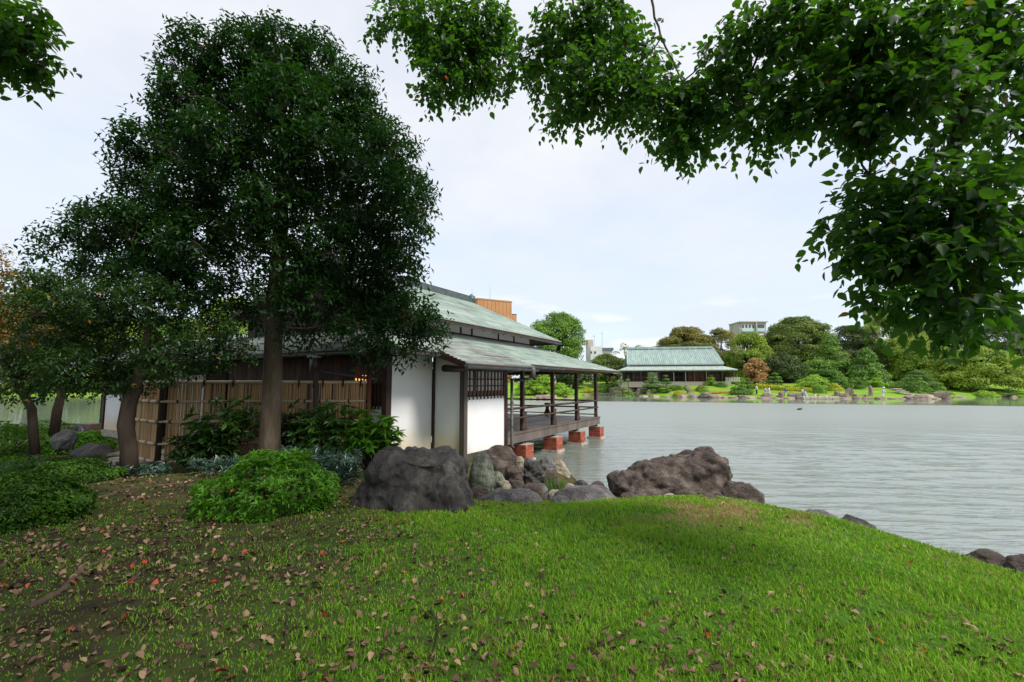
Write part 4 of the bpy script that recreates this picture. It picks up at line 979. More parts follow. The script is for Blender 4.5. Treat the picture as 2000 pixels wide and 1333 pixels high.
for (x, y, r, dd_, k) in [
    (470, 75, 60, .2, 1), (545, 80, 70, -.2, 1), (620, 105, 72, .3, 1), (385, 85, 62, .1, 1), (345, 115, 42, 0, .9), (350, 165, 52, -.3, 1),
    (450, 170, 95, .8, 1), (560, 190, 100, -.9, 1), (655, 190, 85, .2, 1), (700, 150, 45, .1, .9), (340, 220, 55, .2, 1), (285, 280, 62, -.2, 1), (255, 320, 45, 0, .9),
    (360, 290, 80, .9, 1), (430, 280, 90, -1, 1), (520, 300, 95, .9, .75), (620, 300, 95, -.8, 1), (710, 270, 85, .3, 1), (765, 290, 60, -.1, 1),
    (790, 370, 65, .2, 1), (825, 400, 38, 0, .9), (735, 370, 85, -.7, 1), (640, 400, 90, .8, .9), (540, 400, 80, -.9, .8), (450, 390, 90, .7, .9), (360, 380, 80, -.6, 1),
    (280, 380, 60, .2, 1), (240, 430, 60, -.2, 1), (190, 440, 55, .2, 1), (130, 470, 45, 0, .9), (90, 490, 30, 0, .8), (300, 460, 75, .5, 1), (380, 470, 80, -.7, 1), (200, 510, 60, 0, 1), (270, 540, 65, -.3, 1),
    (460, 480, 70, .7, .7), (640, 490, 85, -.6, .9), (720, 470, 80, .5, 1), (790, 460, 62, 0, 1), (770, 530, 62, -.2, 1), (700, 560, 80, .3, .8), (620, 580, 75, -.6, .75), (370, 560, 70, .4, .9),
    (450, 570, 60, -.5, .7), (750, 600, 65, .2, 1), (800, 610, 55, -.3, 1), (835, 640, 42, 0, 1), (700, 640, 60, -.5, .9), (770, 670, 50, -.3, 1), (740, 700, 32, -.3, .8), (610, 650, 50, .2, .5), (845, 680, 28, 0, .8), (800, 690, 25, -.2, .7),
    (540, 130, 80, .9, 1), (600, 520, 60, .9, .6), (330, 520, 60, .8, .9), (480, 620, 45, .3, .5), (420, 640, 40, .2, .5), (530, 570, 50, -.7, .55), (548, 500, 55, -.8, .8), (520, 430, 60, -.8, .8), (560, 640, 42, -.6, .4), (575, 350, 55, -.8, .9)]:
    lob.append(Lb(x, y+(14 if y < 200 else 0), TD+dd_*1.15, r*.88-11, k*1.22))
blobtree(trunk, [.225, .20, .185, .175, .165, .155, .14, .12, .105, .085, .06, .03], lob, 'tall dark evergreen tree with a straight smooth trunk in front of the bamboo fence', M['bark'], M['leaf_dark'],
         .125, .047, 1650, 300, nleaf=8, tl=.33, name='evergreen_tree', group=None, sq=(1, 1, .72), shell=.35)

# smaller forked tree left of it
sb = atz(252, 935, .90); SD = sb.y
trunk2 = [Vector((sb.x, SD, gz(sb.x, SD)-.05))] + [at(x, y, SD) for (x, y) in ((252, 880), (245, 830), (252, 790), (268, 750), (280, 700), (288, 650), (290, 600))]
lob2 = []
for (x, y, r, dd_, k) in [(70, 560, 38, 0, 1), (120, 570, 55, .3, 1), (180, 590, 55, -.2, 1), (240, 600, 55, .3, 1), (300, 590, 60, -.2, .8), (360, 610, 50, .2, .8), (60, 610, 45, -.3, .9), (120, 640, 55, .2, .9),
    (190, 660, 55, .4, .8), (70, 690, 50, .2, .8), (140, 720, 55, -.2, 1), (200, 735, 45, .2, 1), (60, 740, 45, 0, .9), (270, 700, 50, .3, .8), (330, 700, 55, -.1, .9), (390, 690, 50, .2, .7), (440, 680, 42, 0, .7), (470, 690, 25, 0, .6), (260, 745, 35, .1, .9), (100, 750, 30, 0, .8), (15, 715, 35, 0, .9), (30, 760, 28, 0, .7), (320, 655, 45, .5, .6), (410, 640, 40, -.3, .6)]:
    lob2.append(Lb(x, y, SD+dd_*1.2, r*.95, k))
blobtree(trunk2, [.15, .13, .125, .12, .10, .08, .055, .03], lob2, 'smaller crooked tree with a forked trunk left of the bamboo fence', M['bark_dark'], M['leaf_small'], .085, .038, 1900, 250, nleaf=7, tl=.2, name='garden_tree')

# trees behind on the left, thin twin trunks and an autumn cherry
def gp(px, py, z):
    p = atz(px, py, z); return p
q = at(75, 838, 12.5); q.z = gz(q.x, q.y)
blobtree([q, at(62, 800, 12.5), at(40, 760, 12.6), at(20, 720, 12.6), at(0, 690, 12.6)], [.11, .10, .09, .07, .04],
         [Lb(20, 690, 12.6, 60, .7), Lb(90, 660, 12.4, 55, .6), Lb(-30, 640, 12.6, 60, .7), Lb(60, 640, 12.8, 50, .6)], 'slim tree with leaning trunk at the pond corner on the far left', M['bark_dark'], M['leaf_small'], .09, .045, 900, 60, name='garden_tree')
q = at(105, 828, 14.0); q.z = gz(q.x, q.y)
blobtree([q, at(112, 800, 14), at(120, 770, 14), at(128, 730, 14), at(132, 690, 14)], [.13, .12, .10, .08, .05],
         [Lb(130, 660, 14, 60, .7), Lb(180, 640, 14.2, 50, .6), Lb(100, 620, 14, 45, .6)], 'slim tree with a rightward leaning trunk behind the forked tree', M['bark_dark'], M['leaf_small'], .09, .045, 800, 40, name='garden_tree')
q = at(-60, 820, 11.5); q.z = gz(q.x, q.y)
blobtree([q, at(-70, 700, 11.5), at(-60, 620, 11.5), at(-40, 560, 11.5), at(-10, 510, 11.5)], [.14, .12, .10, .07, .03],
         [Lb(-20, 640, 11.5, 75, .8), Lb(10, 560, 11.5, 38, .7), Lb(0, 500, 11.5, 22, .7), Lb(60, 640, 11.8, 55, .7), Lb(40, 700, 11.6, 50, .6), Lb(15, 530, 11.5, 25, .7), Lb(85, 690, 12, 40, .6), Lb(25, 610, 11.7, 45, .8)],
         'cherry tree turning orange at the left edge', M['bark_dark'], M['leaf_orange'], .075, .045, 1300, 120, name='cherry_tree')

# ------------------------------------------------------------------ overhanging tree on the right (trunk stands behind the camera)
ob = Vector((4.6, -3.6, gz(4.6, -3.6)-.1))
otr = [ob, ob+Vector((.1, .3, 1.5)), ob+Vector((.1, .7, 3.0)), ob+Vector((0, 1.3, 4.5)), ob+Vector((-.2, 2.2, 6.0)), ob+Vector((-.6, 3.6, 7.4)), Vector((3.6, 1.6, 8.2))]
ol = []
for (x, y, D, r, k) in [
    (790, 35, 7.2, 50, .8), (850, 60, 7.0, 75, 1), (930, 60, 6.9, 80, 1), (900, 130, 6.8, 70, 1), (855, 165, 6.6, 40, 1), (945, 150, 6.9, 38, .8), (985, 95, 7.1, 40, .5), (740, 50, 7.3, 26, .7),
    (1065, 110, 6.6, 45, .8), (1020, 125, 6.8, 34, .7), (1000, 165, 6.8, 24, .6), (1255, 150, 5.8, 40, .8), (1110, 60, 6.4, 72, 1), (1180, 60, 6.3, 75, 1), (1150, 160, 6.1, 75, 1), (1210, 190, 5.9, 65, 1), (1100, 215, 6.1, 38, .9), (1225, 105, 6.0, 50, .8), (1065, 165, 6.5, 32, .9),
    (1290, 215, 5.5, 65, 1), (1330, 280, 5.2, 45, 1), (1360, 230, 5.2, 55, 1), (1290, 160, 5.6, 36, .7), (1400, 190, 5.0, 60, 1), (1450, 130, 4.9, 60, .9), (1390, 110, 5.2, 36, .6), (1470, 60, 4.9, 60, .9), (1500, 220, 4.6, 55, 1), (1440, 250, 4.8, 38, .9),
    (1560, 60, 4.5, 90, 1), (1570, 180, 4.3, 80, 1), (1660, 60, 4.1, 100, 1), (1660, 200, 4.0, 75, 1), (1760, 90, 3.9, 110, 1), (1740, 200, 3.8, 75, 1), (1680, 250, 3.9, 38, .9), (1800, 180, 3.6, 70, 1), (1860, 60, 3.9, 90, .9), (1950, 60, 3.9, 90, 1), (1960, 170, 3.7, 85, 1), (1900, 230, 3.6, 55, .8), (1990, 280, 3.6, 65, 1),
    (1690, 345, 4.0, 42, .7), (1640, 430, 3.9, 45, 1), (1700, 420, 3.8, 65, 1), (1770, 400, 3.6, 75, 1), (1850, 400, 3.4, 85, 1), (1950, 390, 3.3, 90, 1), (1680, 500, 3.7, 48, .9), (1760, 500, 3.5, 75, 1), (1850, 500, 3.3, 85, 1), (1950, 500, 3.2, 85, .9), (1730, 570, 3.5, 34, .8), (1800, 575, 3.3, 48, 1), (1880, 590, 3.1, 55, 1), (1960, 590, 3.1, 55, .7), (1900, 640, 3.1, 26, .8), (1870, 300, 3.6, 40, .5)]:
    ol.append(Lb(x, y-8, D, r*.76, k*1.12))
ocv = thing('camphor_tree', 'broad-leaved tree whose dark branches hang into the upper right of the view', 'tree', ob)
mb = MB(); mb.tube([p-ob for p in otr], [.34, .28, .25, .22, .19, .15, .10], 14); mb.build('trunk', M['bark_dark'], ocv, True)
mb = MB()
mains = [[Vector((3.6, 1.6, 8.2)), at(1940, -140, 4.0), at(1938, 30, 3.9), at(1900, 150, 3.8), at(1880, 210, 3.75), at(1865, 330, 3.6), at(1858, 440, 3.5)],
         [Vector((3.6, 1.6, 8.2)), at(1560, -160, 4.8), at(1520, 0, 4.8), at(1500, 60, 4.8), at(1450, 180, 4.9)],
         [Vector((3.0, 2.0, 8.0)), at(1290, -120, 6.2), at(1272, 0, 5.9), at(1290, 70, 5.7), at(1335, 160, 5.4), at(1360, 230, 5.3)],
         [Vector((3.0, 2.0, 8.0)), at(1140, -120, 6.6), at(1120, 0, 6.5), at(1125, 100, 6.3), at(1140, 180, 6.1)],
         [Vector((2.0, 2.6, 8.4)), at(950, -130, 7.4), at(935, 0, 7.1), at(910, 80, 6.9), at(880, 150, 6.8)],
         [at(1858, 320, 3.6), at(1800, 345, 3.6), at(1740, 350, 3.8), at(1700, 345, 3.9)],
         [at(1858, 340, 3.6), at(1920, 370, 3.4), at(1980, 420, 3.3), at(2060, 440, 3.3)],
         [at(1880, 220, 3.7), at(1960, 250, 3.6), at(2060, 260, 3.6)]]
mr = [.075, .032, .02, .018, .016, .012, .014, .014]
for pts, r in zip(mains, mr):
    P_ = [Vector(p)-ob for p in pts]; fine = []
    for i in range(len(P_)-1):
        for k in range(4): fine.append(P_[i].lerp(P_[i+1], k/4) + Vector(unit(1)[0])*.018)
    fine.append(P_[-1]); mb.tube(fine, taper(r*1.25, r*.3, len(fine)), 7)
allmain = [p-ob for pts in mains for p in pts[1:]]
Ps, Ds, Ns, Ls, Ws = [], [], [], [], []
for c, r, k in ol:
    cl = c-ob; st = min(allmain, key=lambda p: (p-cl).length)
    pts = limb(st, cl, 7, .07); mb.tube(pts, taper(.011, .005, 7), 5)
    for j in range(int(9+10*r)):
        e = cl + Vector(unit(1)[0])*r*.9; mb.tube(limb(random.choice(pts[2:]), e, 5, .08, -.03), taper(.005, .002, 5), 4)
    n = int(math.pi*r*r*2050/7*k)
    P, v = lobe_pts(np.array(c), r, n, .5)
    d = v*.7 + np.array([0, 0, -.45]) + RNG.normal(size=v.shape)*.35; d /= np.linalg.norm(d, axis=1, keepdims=True)
    q = sprigs(P, d, 7, .30*(.6+.8*RNG.random(n)), .088, .062, .45, .8)
    for A_, x in zip((Ps, Ds, Ns, Ls, Ws), q): A_.append(x)
mb.tube([p-ob for p in (Vector((4.3, -1.4, 5.8)), Vector((2.5, -.5, 7.2)), Vector((-1.5, .5, 8.2)), Vector((-5.5, 1.2, 8.6)))], [.16, .12, .08, .03], 10)
mb.build('branch', M['bark_dark'], ocv, True)
# rest of the crown above and behind the viewer
for c, r in [((3.5, -3, 8.5), 1.8), ((0.2, -1, 8.6), 2.0), ((-2.5, 0, 8.8), 2.1), ((-5.5, 1, 8.9), 2.0), ((5.5, .5, 8.6), 1.0), ((2.5, 1.2, 8.4), 1.1), ((-.8, 2.2, 8.6), 1.3), ((-3.6, 2.6, 8.9), 1.4), ((-8, 1.5, 8.6), 1.9), ((1.8, 3.6, 8.3), 1.0), ((-6.8, -2, 8.2), 2.0), ((-2, -3.5, 8), 2.2), ((1.5, -4.5, 7.6), 2)]:
    n = int(math.pi*r*r*60); P, v = lobe_pts(np.array(c), r, n, .3, (1, 1, .55))
    d = v + RNG.normal(size=v.shape)*.4; d /= np.linalg.norm(d, axis=1, keepdims=True)
    q = sprigs(P, d, 6, .35, .12, .09, .3, .8)
    for A_, x in zip((Ps, Ds, Ns, Ls, Ws), q): A_.append(x)
foliage(ocv, np.concatenate(Ps), np.concatenate(Ds), np.concatenate(Ns), np.concatenate(Ls), np.concatenate(Ws), LEAFB, M['leaf_camphor'], 300, 'foliage', tuple(ob))

# branch at the top left corner (its trunk is left of the view)
q = Vector((-9.5, 3.6, gz(-9.5, 3.6)-.1))
blobtree([q, q+Vector((.1, 0, 2)), q+Vector((.3, .1, 4)), q+Vector((.8, .3, 5.6)), q+Vector((1.6, .6, 7.2))], [.22, .19, .16, .12, .06],
         [(at(8, 50, 5.0), .30, 1), (at(48, 95, 5.0), .24, 1), (at(60, 50, 5.0), .15, .8), (at(20, 115, 5.0), .20, 1), (at(82, 130, 5.0), .08, .7), (at(-50, 50, 5.2), .42, 1), (at(-150, 20, 5.2), .9, 1), (Vector((-8.6, 3.4, 7.4)), 1.5, .6), (Vector((-10.4, 2.2, 6.6)), 1.7, .6), (Vector((-7.3, 1.2, 7.6)), 1.4, .6), (Vector((-9.6, 5.2, 8.3)), 1.3, .6)],
         'tree whose leafy branch tip enters the top left corner', M['bark_dark'], M['leaf_camphor'], .10, .062, 1500, 90, LEAFB, 7, .24, .4, name='camphor_tree', sq=(1, 1, 1))

# ------------------------------------------------------------------ shrubs and undergrowth near by
def shrub(px, py, D, wpx, hpx, label, m, ln, wd, n, name='shrub', cat='shrub', singles=0, nleaf=7, tl=.07, hf=1.0, droop=.1, depth=1.0, group=None, tmpl=LEAFQ):
    """rounded bush: leaf whorls over a lumpy dome; px,py = middle of its foot"""
    c = gpt(px, py); D = c.y
    t = thing(name, label, cat, c, 0, group)
    rx = wpx*D/F/2; h = hpx*D/F
    v = unit(n); v[:, 2] = np.abs(v[:, 2])*1.0 - .12
    lump = 1 + .16*np.sin(v[:, 0]*7+px)*np.cos(v[:, 1]*6+py) + .08*np.sin(v[:, 2]*11+px*2)
    rr = lump*(.72+.28*RNG.random(n)**.5)
    P = np.stack([v[:, 0]*rx*rr, v[:, 1]*rx*depth*rr, np.maximum(v[:, 2], 0)*h*rr*hf + .03], 1) + np.array(c)
    d = v + np.array([0, 0, .55]) + RNG.normal(size=v.shape)*.3; d /= np.linalg.norm(d, axis=1, keepdims=True)
    q = sprigs(P, d, nleaf, tl, ln, wd, droop, .85, True)
    foliage(t, *q, tmpl, m, singles, 'foliage', tuple(c))
    mb = MB()
    for k in range(9):
        a = random.random()*6.3; mb.tube(limb((0, 0, -.05), (math.cos(a)*rx*.6, math.sin(a)*rx*.6*depth, h*.7), 5, .08), taper(.02, .006, 5), 5)
    mb.build('stem', M['bark_dark'], t, True)
    return t
shrub(530, 988, 6.9, 228, 88, 'bright green azalea bush at the foot of the tall dark tree', M['leaf_azalea'], .072, .024, 1150, 'azalea_bush', singles=200, nleaf=8, tl=.09)
shrub(40, 1018, 5.9, 205, 72, 'clipped azalea mound at the left edge, nearest the viewer', M['leaf_azalea_dim'], .042, .018, 3600, 'azalea_bush', nleaf=7, tl=.05)
shrub(135, 945, 7.3, 135, 36, 'low azalea mound behind the nearest one on the left', M['leaf_azalea_dim'], .042, .018, 2200, 'azalea_bush', nleaf=7, tl=.05)
shrub(8, 893, 9.2, 165, 62, 'dense glossy bush at the left edge beyond the azalea mounds', M['leaf_azalea'], .06, .028, 2600, nleaf=7, singles=30)
shrub(160, 882, 11.5, 84, 34, 'yellow green fine-leaved shrub in front of the outdoor unit', M['leaf_azalea'], .06, .03, 1500, nleaf=7)
shrub(90, 845, 12.5, 90, 22, 'small round dark shrub at the foot of the twin trees', M['leaf_azalea_dim'], .05, .03, 900, nleaf=6)
shrub(35, 930, 9.6, 130, 24, 'fern patch between the azalea mounds', M['leaf_aucuba'], .10, .03, 500, 'fern', 'fern', nleaf=7, hf=.7)
def undergrowth(px0, px1, py0, py1, D0, D1, n, label, m, ln, wd, hgt, name='groundcover', cat='ground cover'):
    P = []
    for i in range(n):
        px = random.uniform(px0, px1); D = random.uniform(D0, D1); x = (px-1000)/F*D; P.append((x, D, gz(x, D)+random.uniform(.05, hgt)))
    P = np.array(P); d = RNG.normal(size=P.shape)*.5 + np.array([0, 0, .8]); d /= np.linalg.norm(d, axis=1, keepdims=True)
    q = sprigs(P, d, 7, .06, ln, wd, .35, .95, True)
    o = foliage(None, *q, LEAFQ, m, 0, name); tag(o, label, cat, kind='stuff'); return o
undergrowth(555, 705, 0, 0, 7.2, 8.9, 420, 'bluish broad-leaved undergrowth between tree trunk and dark boulder', M['leaf_blue'], .12, .034, .42)
undergrowth(385, 500, 0, 0, 7.6, 8.8, 200, 'dim bluish undergrowth left of the azalea bush', M['leaf_blue'], .09, .028, .20)
undergrowth(205, 340, 0, 0, 8.1, 9.6, 260, 'dark low undergrowth around the forked tree', M['leaf_blue'], .09, .035, .16)
undergrowth(0, 220, 0, 0, 8.6, 12.5, 900, 'grassy fern undergrowth in the low garden on the left', M['leaf_azalea_dim'], .09, .014, .12)
def leafy(px, D, top, bot, wpx, label, m, n, ln, wd, singles, seed):
    """loose upright shrub with big leaves in rosettes"""
    x_ = (px-1000)/F*D; c = Vector((x_, D, gz(x_, D))); t = thing('aucuba_shrub', label, 'shrub', c)
    rs = random.Random(seed); mb = MB(); ends = []
    ht = at(px, top, D).z-c.z; rx = wpx*D/F/2
    for k in range(n):
        a = rs.random()*6.28; rr_ = rs.random()**.5; e = Vector((math.cos(a)*rx*rr_, math.sin(a)*rx*.45*rr_, ht*(.25+.75*rs.random()*(1-.35*rr_))))
        p = limb((e.x*.25, e.y*.25, 0), e, 6, .08); mb.tube(p, taper(.016, .006, 6), 5); ends.append(e); ends.append(p[4])
    mb.build('stem', M['bark_dark'], t, True)
    E = np.array(ends)+np.array(c); d = np.tile([0, 0, 1.0], (len(E), 1)) + RNG.normal(size=E.shape)*.35; d /= np.linalg.norm(d, axis=1, keepdims=True)
    q = sprigs(E, d, 10, .13, ln, wd, .45, .95, True)
    foliage(t, *q, LEAFB, m, singles, 'foliage', tuple(c))
leafy(450, 9.4, 765, 915, 130, 'dark aucuba shrub against the left half of the fence', M['leaf_aucuba'], 60, .17, .055, 90, 1)
leafy(400, 9.2, 835, 915, 110, 'low dark aucuba in the shade at the left of the fence', M['leaf_small'], 46, .15, .05, 60, 5)
leafy(588, 9.6, 790, 905, 90, 'aucuba shrub right behind the tall trunk', M['leaf_small'], 40, .15, .05, 60, 2)
leafy(645, 9.4, 778, 905, 120, 'aucuba shrub in front of the middle fence post', M['leaf_aucuba'], 55, .17, .055, 90, 3)
leafy(733, 9.25, 798, 895, 92, 'light green aucuba shrub covering the right end of the fence', M['leaf_azalea'], 64, .18, .06, 110, 4)

# ------------------------------------------------------------------ grass
def grass():
    n = 470000
    D = 1.7 + (RNG.random(n)**1.05)*8.2; px = RNG.uniform(-120, 2120, n)
    x = (px-1000)/F*D; y = D
    sd_ = sdist(x, y); G_ = grassy(x, y); dr = drygrass(x, y)
    keep = (sd_ > .18) & (RNG.random(n) < (.22+.78*G_)*(.35+.65*smooth(.35, .6, vnoise(x, y, 4.5, 3)))*(1-.3*dr))
    # keep the grass out of the rock garden and the planted beds
    bed = (x < -.7-.0*y) & (y > 6.3+.0*x) & (x > -9.5) & (RNG.random(n) < .92)
    rocks_ = (x > -.6) & (x < 4.6) & (y > 7.35)
    keep &= ~bed & ~rocks_
    x, y, D, G_, dr = x[keep], y[keep], D[keep], G_[keep], dr[keep]; n = len(x)
    z = ground(x, y)
    tuft = smooth(.55, .75, vnoise(x+40, y+7, 1.7, 2))
    h = (.015 + .022*RNG.random(n) + .042*tuft*RNG.random(n))*(.45+.6*G_)
    wv = (.0013+.0009*D*.55)*(1+.5*RNG.random(n))
    a = RNG.random(n)*6.283; lean = RNG.random(n)*.9+.1; b = RNG.random(n)*6.283
    px_, py_ = np.cos(a)*wv, np.sin(a)*wv
    lx, ly = np.cos(b)*lean*h, np.sin(b)*lean*h
    V0 = np.stack([x-px_, y-py_, z-.006], 1); V1_ = np.stack([x+px_, y+py_, z-.006], 1)
    V2 = np.stack([x+px_*.7+lx*.4, y+py_*.7+ly*.4, z+h*.62], 1); V3 = np.stack([x-px_*.7+lx*.4, y-py_*.7+ly*.4, z+h*.62], 1)
    V4 = np.stack([x+lx*1.1, y+ly*1.1, z+h*.95], 1)
    VV = np.stack([V0, V1_, V2, V3, V4], 1).reshape(-1, 3)
    k = np.arange(n)*5
    Fc = np.concatenate([np.stack([k, k+1, k+2], 1), np.stack([k, k+2, k+3], 1), np.stack([k+3, k+2, k+4], 1)])
    me = np_mesh('grass', VV, Fc, None, False)
    t = me.attributes.new('dry', 'FLOAT', 'POINT'); t.data.foreach_set('value', np.repeat(((RNG.random(n) < dr*.6+.09)*1.0), 5).astype(np.float32))
    m, Nn, Lk = newmat('grass_blade')
    o = Nn.new('ShaderNodeOutputMaterial'); p = Nn.new('ShaderNodeBsdfPrincipled'); g = Nn.new('ShaderNodeNewGeometry')
    n_ = Nn.new('ShaderNodeTexNoise'); n_.inputs['Scale'].default_value = 2.1; n_.inputs['Detail'].default_value = 6; Lk.new(g.outputs['Position'], n_.inputs['Vector'])
    mx = Nn.new('ShaderNodeMath'); mx.operation = 'MULTIPLY_ADD'; Lk.new(g.outputs['Random Per Island'], mx.inputs[0]); mx.inputs[1].default_value = .48
    s_ = Nn.new('ShaderNodeMath'); s_.operation = 'MULTIPLY'; Lk.new(n_.outputs[0], s_.inputs[0]); s_.inputs[1].default_value = .62; Lk.new(s_.outputs[0], mx.inputs[2])
    r = ramp(Nn, [(.1, (.07, .175, .009)), (.45, (.165, .37, .018)), (.75, (.28, .51, .03)), (.95, (.44, .50, .09))], mx.outputs[0], Lk)
    ad = Nn.new('ShaderNodeAttribute'); ad.attribute_name = 'dry'
    m2 = Nn.new('ShaderNodeMix'); m2.data_type = 'RGBA'; Lk.new(ad.outputs['Fac'], m2.inputs[0]); Lk.new(r.outputs[0], m2.inputs[6]); m2.inputs[7].default_value = (.36, .25, .11, 1)
    Lk.new(m2.outputs[2], p.inputs['Base Color']); p.inputs['Roughness'].default_value = .6; p.inputs['Specular IOR Level'].default_value = .25
    tr = Nn.new('ShaderNodeBsdfTranslucent'); Lk.new(m2.outputs[2], tr.inputs[0]); xs_ = Nn.new('ShaderNodeMixShader'); xs_.inputs[0].default_value = .35
    Lk.new(p.outputs[0], xs_.inputs[1]); Lk.new(tr.outputs[0], xs_.inputs[2]); Lk.new(xs_.outputs[0], o.inputs[0])
    me.materials.append(m)
    tag(obj('lawn_grass', me), 'short green lawn grass thinning out to bare soil under the trees', 'grass', kind='stuff')
grass()

# tall weed at the lawn rim, sedge among the rocks
for (px, py, D, n_, hh, lab) in ((1712, 1045, 6.1, 14, .62, 'tall thin weed standing at the lawn rim'), (1735, 1050, 6.0, 12, .3, 'short weed beside the tall one at the lawn rim'), (1090, 962, 9.2, 70, .34, 'tuft of sedge among the rocks by the water'), (1072, 955, 9.6, 40, .3, 'smaller tuft of sedge left among the rocks')):
    c = at(px, py, D); mb = MB(); c.z = gz(c.x, c.y) if D < 7 else c.z-.05
    for k in range(n_):
        a = random.random()*6.3; e = Vector((math.cos(a), math.sin(a), 0))*random.random()*hh*(.18 if D < 7 else .5); hz_ = hh*random.uniform(.6, 1.1); s0 = Vector((random.uniform(-.05, .05)*(1 if D < 7 else 4), random.uniform(-.05, .05), 0))
        mb.tube([s0, s0+e*.4+Vector((0, 0, hz_*.6)), s0+e+Vector((0, 0, hz_))], [.005, .004, .001], 3, False)
    o = mb.build('weed', M['leaf_azalea'], None); o.location = c; tag(o, lab, 'plant')

# ------------------------------------------------------------------ fallen leaves
def dryleaf(col, curl, name, seed, red=False):
    rs = random.Random(seed); pts = []; prof = [(0, 0), (.18, .15), (.33, .38), (.36, .6), (.22, .85), (0, 1.05)]
    v = [(0, y-.5, .12*math.sin(y*2.6+seed)*curl) for _, y in prof]; n = len(prof)
    f = []
    for s in (1, -1):
        b = len(v)
        for (x, y) in prof[1:-1]:
            v.append((s*x*(.9+.2*rs.random()), y-.5, .12*math.sin(y*2.6+seed)*curl + curl*(x*.55+.05*rs.random())))
        f.append((0, b, 1) if s > 0 else (0, 1, b))
        for k in range(n-3):
            f.append((1+k, b+k, b+k+1, 2+k) if s > 0 else (1+k, 2+k, b+k+1, b+k))
        f.append((n-2, b+n-3, n-1) if s > 0 else (n-2, n-1, b+n-3))
    me = bpy.data.meshes.new(name); me.from_pydata(v, [], f); me.materials.append(col); me.shade_smooth(); return me
lt = [surf('dry_leaf_tan', [(.17, .10, .06), (.32, .20, .13)], 6, (1, 1, 1), .7, .2, 12, rnd=.5), surf('dry_leaf_brown', [(.09, .05, .03), (.19, .11, .065)], 6, (1, 1, 1), .7, .2, 12, rnd=.5),
      surf('dry_leaf_dark', [(.035, .02, .012), (.075, .042, .025)], 6, (1, 1, 1), .75, .2, 12, rnd=.5), surf('fallen_leaf_red', [(.38, .045, .02), (.55, .10, .035)], 6, (1, 1, 1), .6, .2, 12, rnd=.25), surf('dry_leaf_buff', [(.26, .16, .09), (.44, .31, .19)], 6, (1, 1, 1), .7, .2, 12, rnd=.25)]
kinds = [('tan dry leaf lying on the ground', 0), ('brown dry leaf lying on the ground', 1), ('dark curled leaf lying in the grass', 2), ('red fallen leaf lying on the ground', 3), ('pale buff dry leaf lying on the ground', 4)]
meshes = {k: [dryleaf(lt[k], c, 'fallen_leaf', s) for s, c in enumerate((.5, 1.1, -1.0, 1.7))] for k in range(5)}
NL = 26000
D_ = 1.8 + RNG.random(NL)**.8*6.5; pxs = RNG.uniform(-60, 2060, NL); lx_ = (pxs-1000)/F*D_; ly_ = D_
wgt = .22 + .58*(1-grassy(lx_, ly_)) + .75*smooth(3.6, 2.2, ly_)
wgt = wgt*(.35+.9*smooth(.38, .62, vnoise(lx_+5, ly_+3, 1.6, 3)))*np.where((lx_ > .5) & (ly_ > 3.6), .28, 1)
kp = (RNG.random(NL) < wgt*.62) & (sdist(lx_, ly_) > .4) & ~((ly_ > 7.2) & (lx_ > -.7)) 
lx_, ly_ = lx_[kp], ly_[kp]; lz_ = ground(lx_, ly_)
order = np.argsort(np.hypot(lx_, ly_)); cnt = 0; restV, restF, restM = [], [], []; nb_ = 0
for i in order:
    x, y, z = float(lx_[i]), float(ly_[i]), float(lz_[i])
    r = random.random(); k = 3 if r > .972 else (0 if r < .34 else (1 if r < .68 else (2 if r < .84 else 4)))
    s = random.uniform(.024, .058); rot = (random.gauss(0, .5), random.gauss(0, .5), random.random()*6.28)
    me = random.choice(meshes[k]); px_, py_, _ = pix(np.array([x, y, z]))
    inview = 10 < px_ < 1990 and py_ < 1325
    if cnt < 290 and inview:
        o = obj('fallen_leaf', me, None, (x, y, z+.012+.02*random.random()), rot); o.scale = (s*.82, s, s); cnt += 1
        
        mi = meshes[k].index(me); zone = ('at the left edge' if px_ < 200 else 'in the left quarter' if px_ < 480 else 'left of centre' if px_ < 760 else 'just left of the middle' if px_ < 1000 else 'just right of the middle' if px_ < 1240 else 'right of centre' if px_ < 1500 else 'in the right quarter' if px_ < 1800 else 'at the right edge')
        row = ('at the very bottom' if py_ > 1270 else 'close to the bottom' if py_ > 1225 else 'low in the lawn' if py_ > 1175 else 'mid lawn' if py_ > 1090 else 'far up the lawn')
        tag(o, ('small ' if s < .035 else 'large ' if s > .048 else '')+('tan', 'brown', 'dark', 'red', 'buff')[k]+' '+('slightly curled', 'cupped', 'arched', 'tightly curled')[mi]+' leaf '+('on soil ' if grassy(np.array([x]), np.array([y]))[0] < .35 else 'in grass ')+zone+', '+row, 'fallen leaf', 'fallen leaves scattered over the lawn, '+('tan', 'brown', 'dark', 'red', 'buff')[k])
    else:
        Mx = Matrix.Translation((x, y, z+.012)) @ Matrix.Rotation(rot[2], 4, 'Z') @ Matrix.Rotation(rot[0], 4, 'X') @ Matrix.Rotation(rot[1], 4, 'Y') @ Matrix.Scale(s, 4)
        for v_ in me.vertices: restV.append(tuple(Mx @ v_.co))
        for p_ in me.polygons: restF.append(tuple(nb_+q for q in p_.vertices)); restM.append(k)
        nb_ += len(me.vertices)
me = bpy.data.meshes.new('leaf_litter'); me.from_pydata(restV, [], restF)
for m_ in lt: me.materials.append(m_)
me.polygons.foreach_set('material_index', restM); me.shade_smooth()
tag(obj('leaf_litter', me), 'scattered small dry leaves further off on the lawn', 'leaf litter', kind='stuff')
